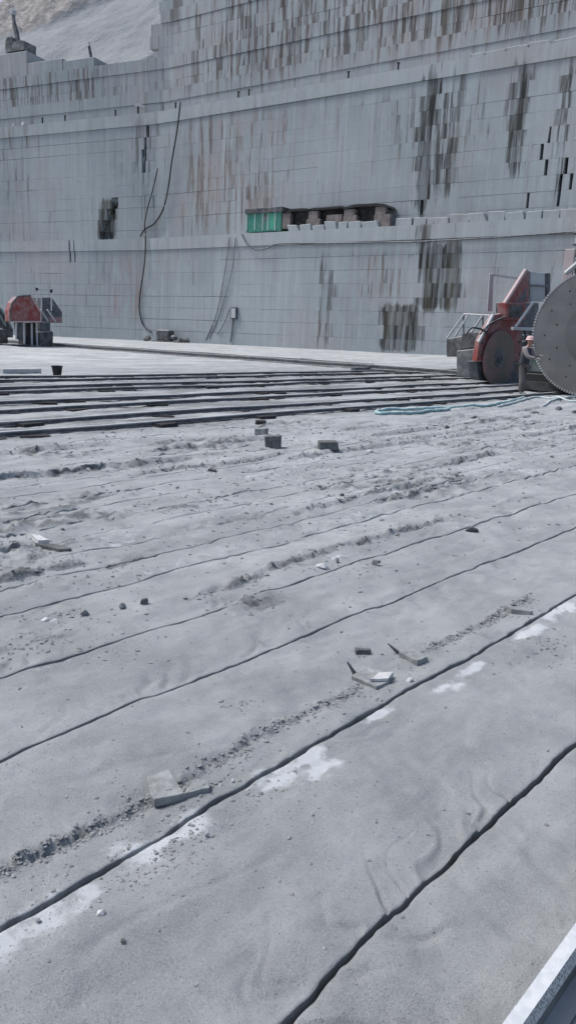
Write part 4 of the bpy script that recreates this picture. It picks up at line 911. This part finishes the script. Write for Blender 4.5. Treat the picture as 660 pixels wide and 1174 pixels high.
for (a, lab) in (([(263, 272), (258, 310), (248, 360), (236, 390)], 'thin cable slanting down the lowest tier, farther from the switch box'), ([(270, 272), (266, 310), (252, 360), (240, 388)], 'thin cable slanting down the lowest tier, nearer to the switch box')):
    wtube('cable', a, D1+.1, .045, M_DK2, lab)
wtube('cable', [(267, 366), (266, 380), (264, 392)], D1, .09, M_DK2, 'cable hanging straight from the switch box to the floor')
wtube('cable', [(263, 354), (258, 368), (249, 384)], D1, .05, M_DK2, 'thin cable slanting from the switch box to the floor')
def wbox(name, x0, x1, y0, y1, d0, d1, mat, parent=None, bev=.03):
    s0, z1 = whit((x0), y0, d0); s1, z0 = whit(x1, y1, d0); a = Wp(s0, d0, z0); b = Wp(s1, d0, z0); n = wn((s0+s1)/2); n3 = np.array([n[0], n[1], 0])*(d1-d0)
    o = MB().prism([a, b, b+n3, a+n3], (0, 0, z1-z0)).build(name, mat, parent); return bevel(o, bev) if bev else o
def wthing(name, x, y, d, label, cat, group=None, z=None):
    s, zz = whit(x, y, d); return thing(name, Wp(s, d, zz if z is None else z), label, cat, group)
t = wthing('switch_box', 267, 366, -.5, 'pale switch box fixed low on the quarry wall with hanging cables', 'box')
b = wbox('housing', 264, 270.5, 352, 366, -.55, -.2, M_DK2, t); wbox('box_lid', 265, 269.5, 353.5, 364.5, -.6, -.56, M_LIGHT, b, 0)
# dark heap of hose and drums at the wall foot
t = wthing('pump', 188, 392, -1.5, 'dark pump unit on a skid standing at the foot of the wall', 'pump')
wbox('pump_body', 178.5, 194, 377.5, 391, -2., -.9, M_DARK, t, .15); wbox('skid', 174, 205, 390, 392.8, -2.2, -.7, M_BLACK, t); wbox('motor', 194.3, 200, 384, 390, -1.9, -1.1, M_DK2, t, .2)
for k, (x, y) in enumerate(((170, 388), (207, 390.5), (213, 391))):
    s, _ = whit(x, y, -1.6); q = Wp(s, -1.6, 0); me_ = rock('stone', 188, 390, 10, 6, M_ROCKD, ['dark stone at the foot of the hanging cable', 'dark stone beside the pump skid', 'dark stone one step from the pump skid'][k], 90+k); me_.location = (q[0], q[1], -.05)

M_RUST = m_stone('rusty_granite', (.13, .115, .112), (.235, .21, .205), 1.5)
# green container on the ledge
t = wthing('container', 302, 262, 1., 'small green site container with dark roof on the ledge', 'container', z=T1)
wbox('body', 282.5, 322, 242.5, 264.5, .55, 2.7, M_CGREEN, t, .03)
wbox('roof', 280.8, 323.5, 239.8, 242.4, .35, 2.85, M_DARK, t, .02)
for x in (282.3, 291.5, 300.5, 306.5, 314.5): wbox('corner_post', x, x+1., 242.6, 264, .50, .56, M_PGREEN, t, 0)
wbox('window', 302.3, 306.2, 245.5, 252, .51, .545, M_DK2, t, 0)
wbox('door', 308.7, 314.0, 244.5, 263, .515, .548, paint('door_green', (.05, .30, .20), .08, .45), t, 0)
# stone shelters beside it
def shelter(xs, yt, label, roof_pts, pillars, back):
    t = wthing('stone_shelter', sum(xs)/2, 258, 1., label, 'shelter', 'stone shelters on the ledge', z=T1)
    r = MB(); pts = []
    s_, n_ = 0, 0
    a = [Wp(whit(x, y, .45)[0], .45, whit(x, y, .45)[1]) for x, y in roof_pts]; n = wn(5.); r.prism(a, np.array([n[0], n[1], 0])*2.4).build('roof_slab', M_TIMBER, t)
    for (x0, x1, y0, y1) in pillars: wbox('pillar', x0, x1, y0, y1, .6, 1.25, M_RUST, t, .05)
    wbox('void_shade_fill', back[0], back[1], back[2], back[3], 1.3, 2.6, M_BLACK, t, 0)  # near-black fill set close behind the pillars, painting in the hollow's shade
    return t
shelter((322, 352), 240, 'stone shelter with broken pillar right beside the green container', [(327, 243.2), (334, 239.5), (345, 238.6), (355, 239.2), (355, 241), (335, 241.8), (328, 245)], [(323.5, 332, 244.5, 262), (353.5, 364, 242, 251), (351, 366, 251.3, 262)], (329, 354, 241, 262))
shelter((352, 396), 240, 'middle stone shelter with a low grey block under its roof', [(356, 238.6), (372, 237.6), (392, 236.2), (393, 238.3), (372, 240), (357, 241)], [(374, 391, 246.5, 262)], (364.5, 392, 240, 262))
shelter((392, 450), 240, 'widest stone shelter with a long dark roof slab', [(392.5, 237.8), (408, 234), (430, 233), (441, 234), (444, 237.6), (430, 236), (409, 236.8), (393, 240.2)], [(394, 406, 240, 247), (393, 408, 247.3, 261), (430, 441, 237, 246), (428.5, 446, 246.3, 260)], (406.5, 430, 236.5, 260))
ORD2 = ORD + ['ninth', 'tenth', 'eleventh']
def ledge_blocks(n0, xs, yt, yb, d, label, group, zbase):
    for i, (a, b) in enumerate(zip(xs[:-1], xs[1:])):
        r_ = random.Random(n0+i); fx = (a+b)/2; f = (fx-xs[0])/(xs[-1]-xs[0]); ya = yt[0]+(yt[1]-yt[0])*f; yc = yb[0]+(yb[1]-yb[0])*f
        s0, _ = whit(a+.8, yc, d); s1, _ = whit(b-.8, yc, d); _, zt = whit(fx, ya+r_.uniform(-1.5, 1.5), d)
        n = wn(s0); n3 = np.array([n[0], n[1], 0]); dp = r_.uniform(.9, 1.3); lean = r_.uniform(-.35, .1)
        p = [Wp(s0, d, zbase), Wp(s1, d, zbase), Wp(s1+lean+r_.uniform(-.1, .1), d, zt), Wp(s0+lean, d, zt+r_.uniform(-.1, .1))]
        o = MB().prism(p, n3*dp).build('granite_block', MW); bevel(o, .05); recenter(o); tag(o, label.replace('@', ORD2[i]), 'block', group)
ledge_blocks(300, [330, 343, 357, 372, 386, 398, 414, 434], (258, 253), (268, 262), .15, '@ rough granite block from the green container, in the row before the stone shelters', 'blocks before the shelters', T1)
ledge_blocks(400, [452, 472, 488, 514, 537, 558, 578, 601, 620, 641, 664, 690], (251.5, 236), (262, 249), .5, '@ rough granite block from the stone shelters, in the leaning row on the bare ledge', 'leaning blocks along the bare ledge', T1)
ledge_blocks(500, [536, 556, 580, 606, 632, 662, 690], (62, 36), (72, 44), 3.3, '@ small granite block along the upper ledge, counted from the dark wet stain', 'blocks along the upper ledge', T2)
s_, _ = whit(418, 270, 0)
# small posts, lamps and pale stones on the upper ledge
for i, (x, y) in enumerate(((47, 124), (73, 124), (131, 123.5), (200, 118), (272, 106.5), (284, 105), (398, 86), (455, 78))):
    s, z = whit(x, y, 3.); p = Wp(s, 3.25, T2); t = thing('marker_post', p, 'short black post standing on the edge of the upper ledge', 'post', 'posts along the upper ledge')
    MB().bar((0, 0, -.02), (0, 0, .75), .11).build('post', M_BLACK).parent = t; MB().bar((0, 0, .75), (0, 0, .85), .17).build('cap', M_DARK).parent = t
s, z = whit(157, 121, 3.); t = thing('flood_lamp', Wp(s, 3.25, T2), 'flood lamp with pale hood on a black post on the upper ledge', 'lamp')
MB().bar((0, 0, -.02), (0, 0, 1.0), .13).build('post', M_BLACK).parent = t; MB().prism([(-.4, -.3, 1.), (.9, -.3, .85), (.9, -.3, 1.0), (.2, -.3, 1.35), (-.4, -.3, 1.2)], (0, .6, 0)).build('hood', M_WHITE).parent = t
for i, (x, lab) in enumerate(((13, 'pale boulder on the upper ledge, farther from the flood lamp'), (24, 'pale boulder on the upper ledge, nearer to the flood lamp'))):
    s, _ = whit(x, 122, 3.4); o = rock('boulder', 188, 400, 10, 10, M_ROCKW, lab, 70+i); o.location = Wp(s, 3.7, T2-.03); o['category'] = 'boulder'
# excavator on the bench
for (xa, xb, yy, lab) in ((-25, 31, 66.5, 'low stone platform under the excavator on the high bench'), (31.3, 72, 72.5, 'lower stone platform beside the excavator on the high bench'), (72.3, 108, 70, 'stone step under the white-headed post on the high bench')):
    s0, z1 = whit(xa, yy, 5.9); s1, _ = whit(xb, yy, 5.9); n3 = np.array([WNL[0], WNL[1], 0])*6; z1 = max(z1, T4+.5)
    tag(bevel(MB().prism([Wp(s0, 5.9, T4-.1), Wp(s1, 5.9, T4-.1), Wp(s1, 5.9, T4-.1)+n3, Wp(s0, 5.9, T4-.1)+n3], (0, 0, z1-T4+.1)).build('stone_platform', MW), .06), lab, 'platform')
s, zp_ = whit(15, 66.5, 5.9); ep = Wp(s, 7.3, zp_); t = thing('excavator', ep, 'tracked excavator with raised arm on the high bench', 'excavator')
ex = np.array([WDL[0], WDL[1], 0]); ex = -ex; ey = np.array([WNL[0], WNL[1], 0]); ez = np.array([0, 0, 1.])
def E(x, y, z): return ep + ex*x + ey*y + ez*z
m_ex = paint('excavator_grey', (.07, .085, .085), .35, .6)
for sy in (-.9, .9):
    pr = [(-1.9, .35), (-1.6, .05), (1.6, .05), (1.9, .35), (1.7, .8), (-1.7, .8)]; MB().prism([E(a, sy-.28, b) for a, b in pr], ey*.56).build('track', M_BLACK, t)
MB().prism([E(a, -1.25, b) for a, b in ((-.3, .95), (1.9, .95), (1.95, 2.1), (1.2, 2.25), (-.3, 2.1))], ey*2.5).build('engine_housing', m_ex, t)
MB().box(E(0, 0, .88), ex*.7, ey*.7, ez*.12).build('turntable', M_DARK, t)
cabx = MB().prism([E(a, -1.25, b) for a, b in ((-1.6, .95), (-.35, .95), (-.35, 2.9), (-1.3, 2.9), (-1.65, 2.)  )], ey*1.0).build('cab', m_ex, t)
MB().prism([E(a, -1.27, b) for a, b in ((-1.45, 1.9), (-.5, 1.9), (-.5, 2.7), (-1.25, 2.7))], ey*.015).build('window', M_DARK, cabx)
MB().prism([E(a, .0, b) for a, b in ((-.6, 1.6), (-.1, 1.5), (-.55, 4.), (-1.0, 5.2), (-1.35, 5.1), (-1.0, 3.9))], ey*.5).build('boom', m_ex, t)
MB().prism([E(a, .1, b) for a, b in ((-1.35, 4.6), (-.95, 4.8), (-1.15, 6.6), (-1.45, 6.6))], ey*.35).build('stick', m_ex, t)
MB().prism([E(a, -.1, b) for a, b in ((-1.65, 6.3), (-1.1, 6.3), (-1.0, 6.9), (-1.3, 7.2), (-1.7, 7.0))], ey*.8).build('bucket', M_LIGHT, t)
# survey post and dark boulders on the bench
s, zq_ = whit(103, 70, 5.9); zq_ = max(zq_, T4+.5); t = thing('signal_post', Wp(s, 6.4, zq_), 'dark leaning post with white head at the end of the high bench', 'post')
MB().bar((0, 0, -.02), (-.4, 0, 2.0), .2).build('post', M_DARK).parent = t; MB().bar((-.4, 0, 2.0), (-.5, 0, 2.5), .22).build('head', M_WHITE).parent = t
for i, x in enumerate((120, 127, 133)):
    s, _ = whit(x, 60, 10.); o = rock('boulder', 188, 400, 12, 10, M_ROCKD, ['dark boulder on the high bench, first past the white-headed post', 'dark boulder on the high bench, middle of three', 'dark boulder on the high bench, farthest from the white-headed post'][i], 80+i); o.location = Wp(s, 9.5, T4-.02); o['category'] = 'boulder'
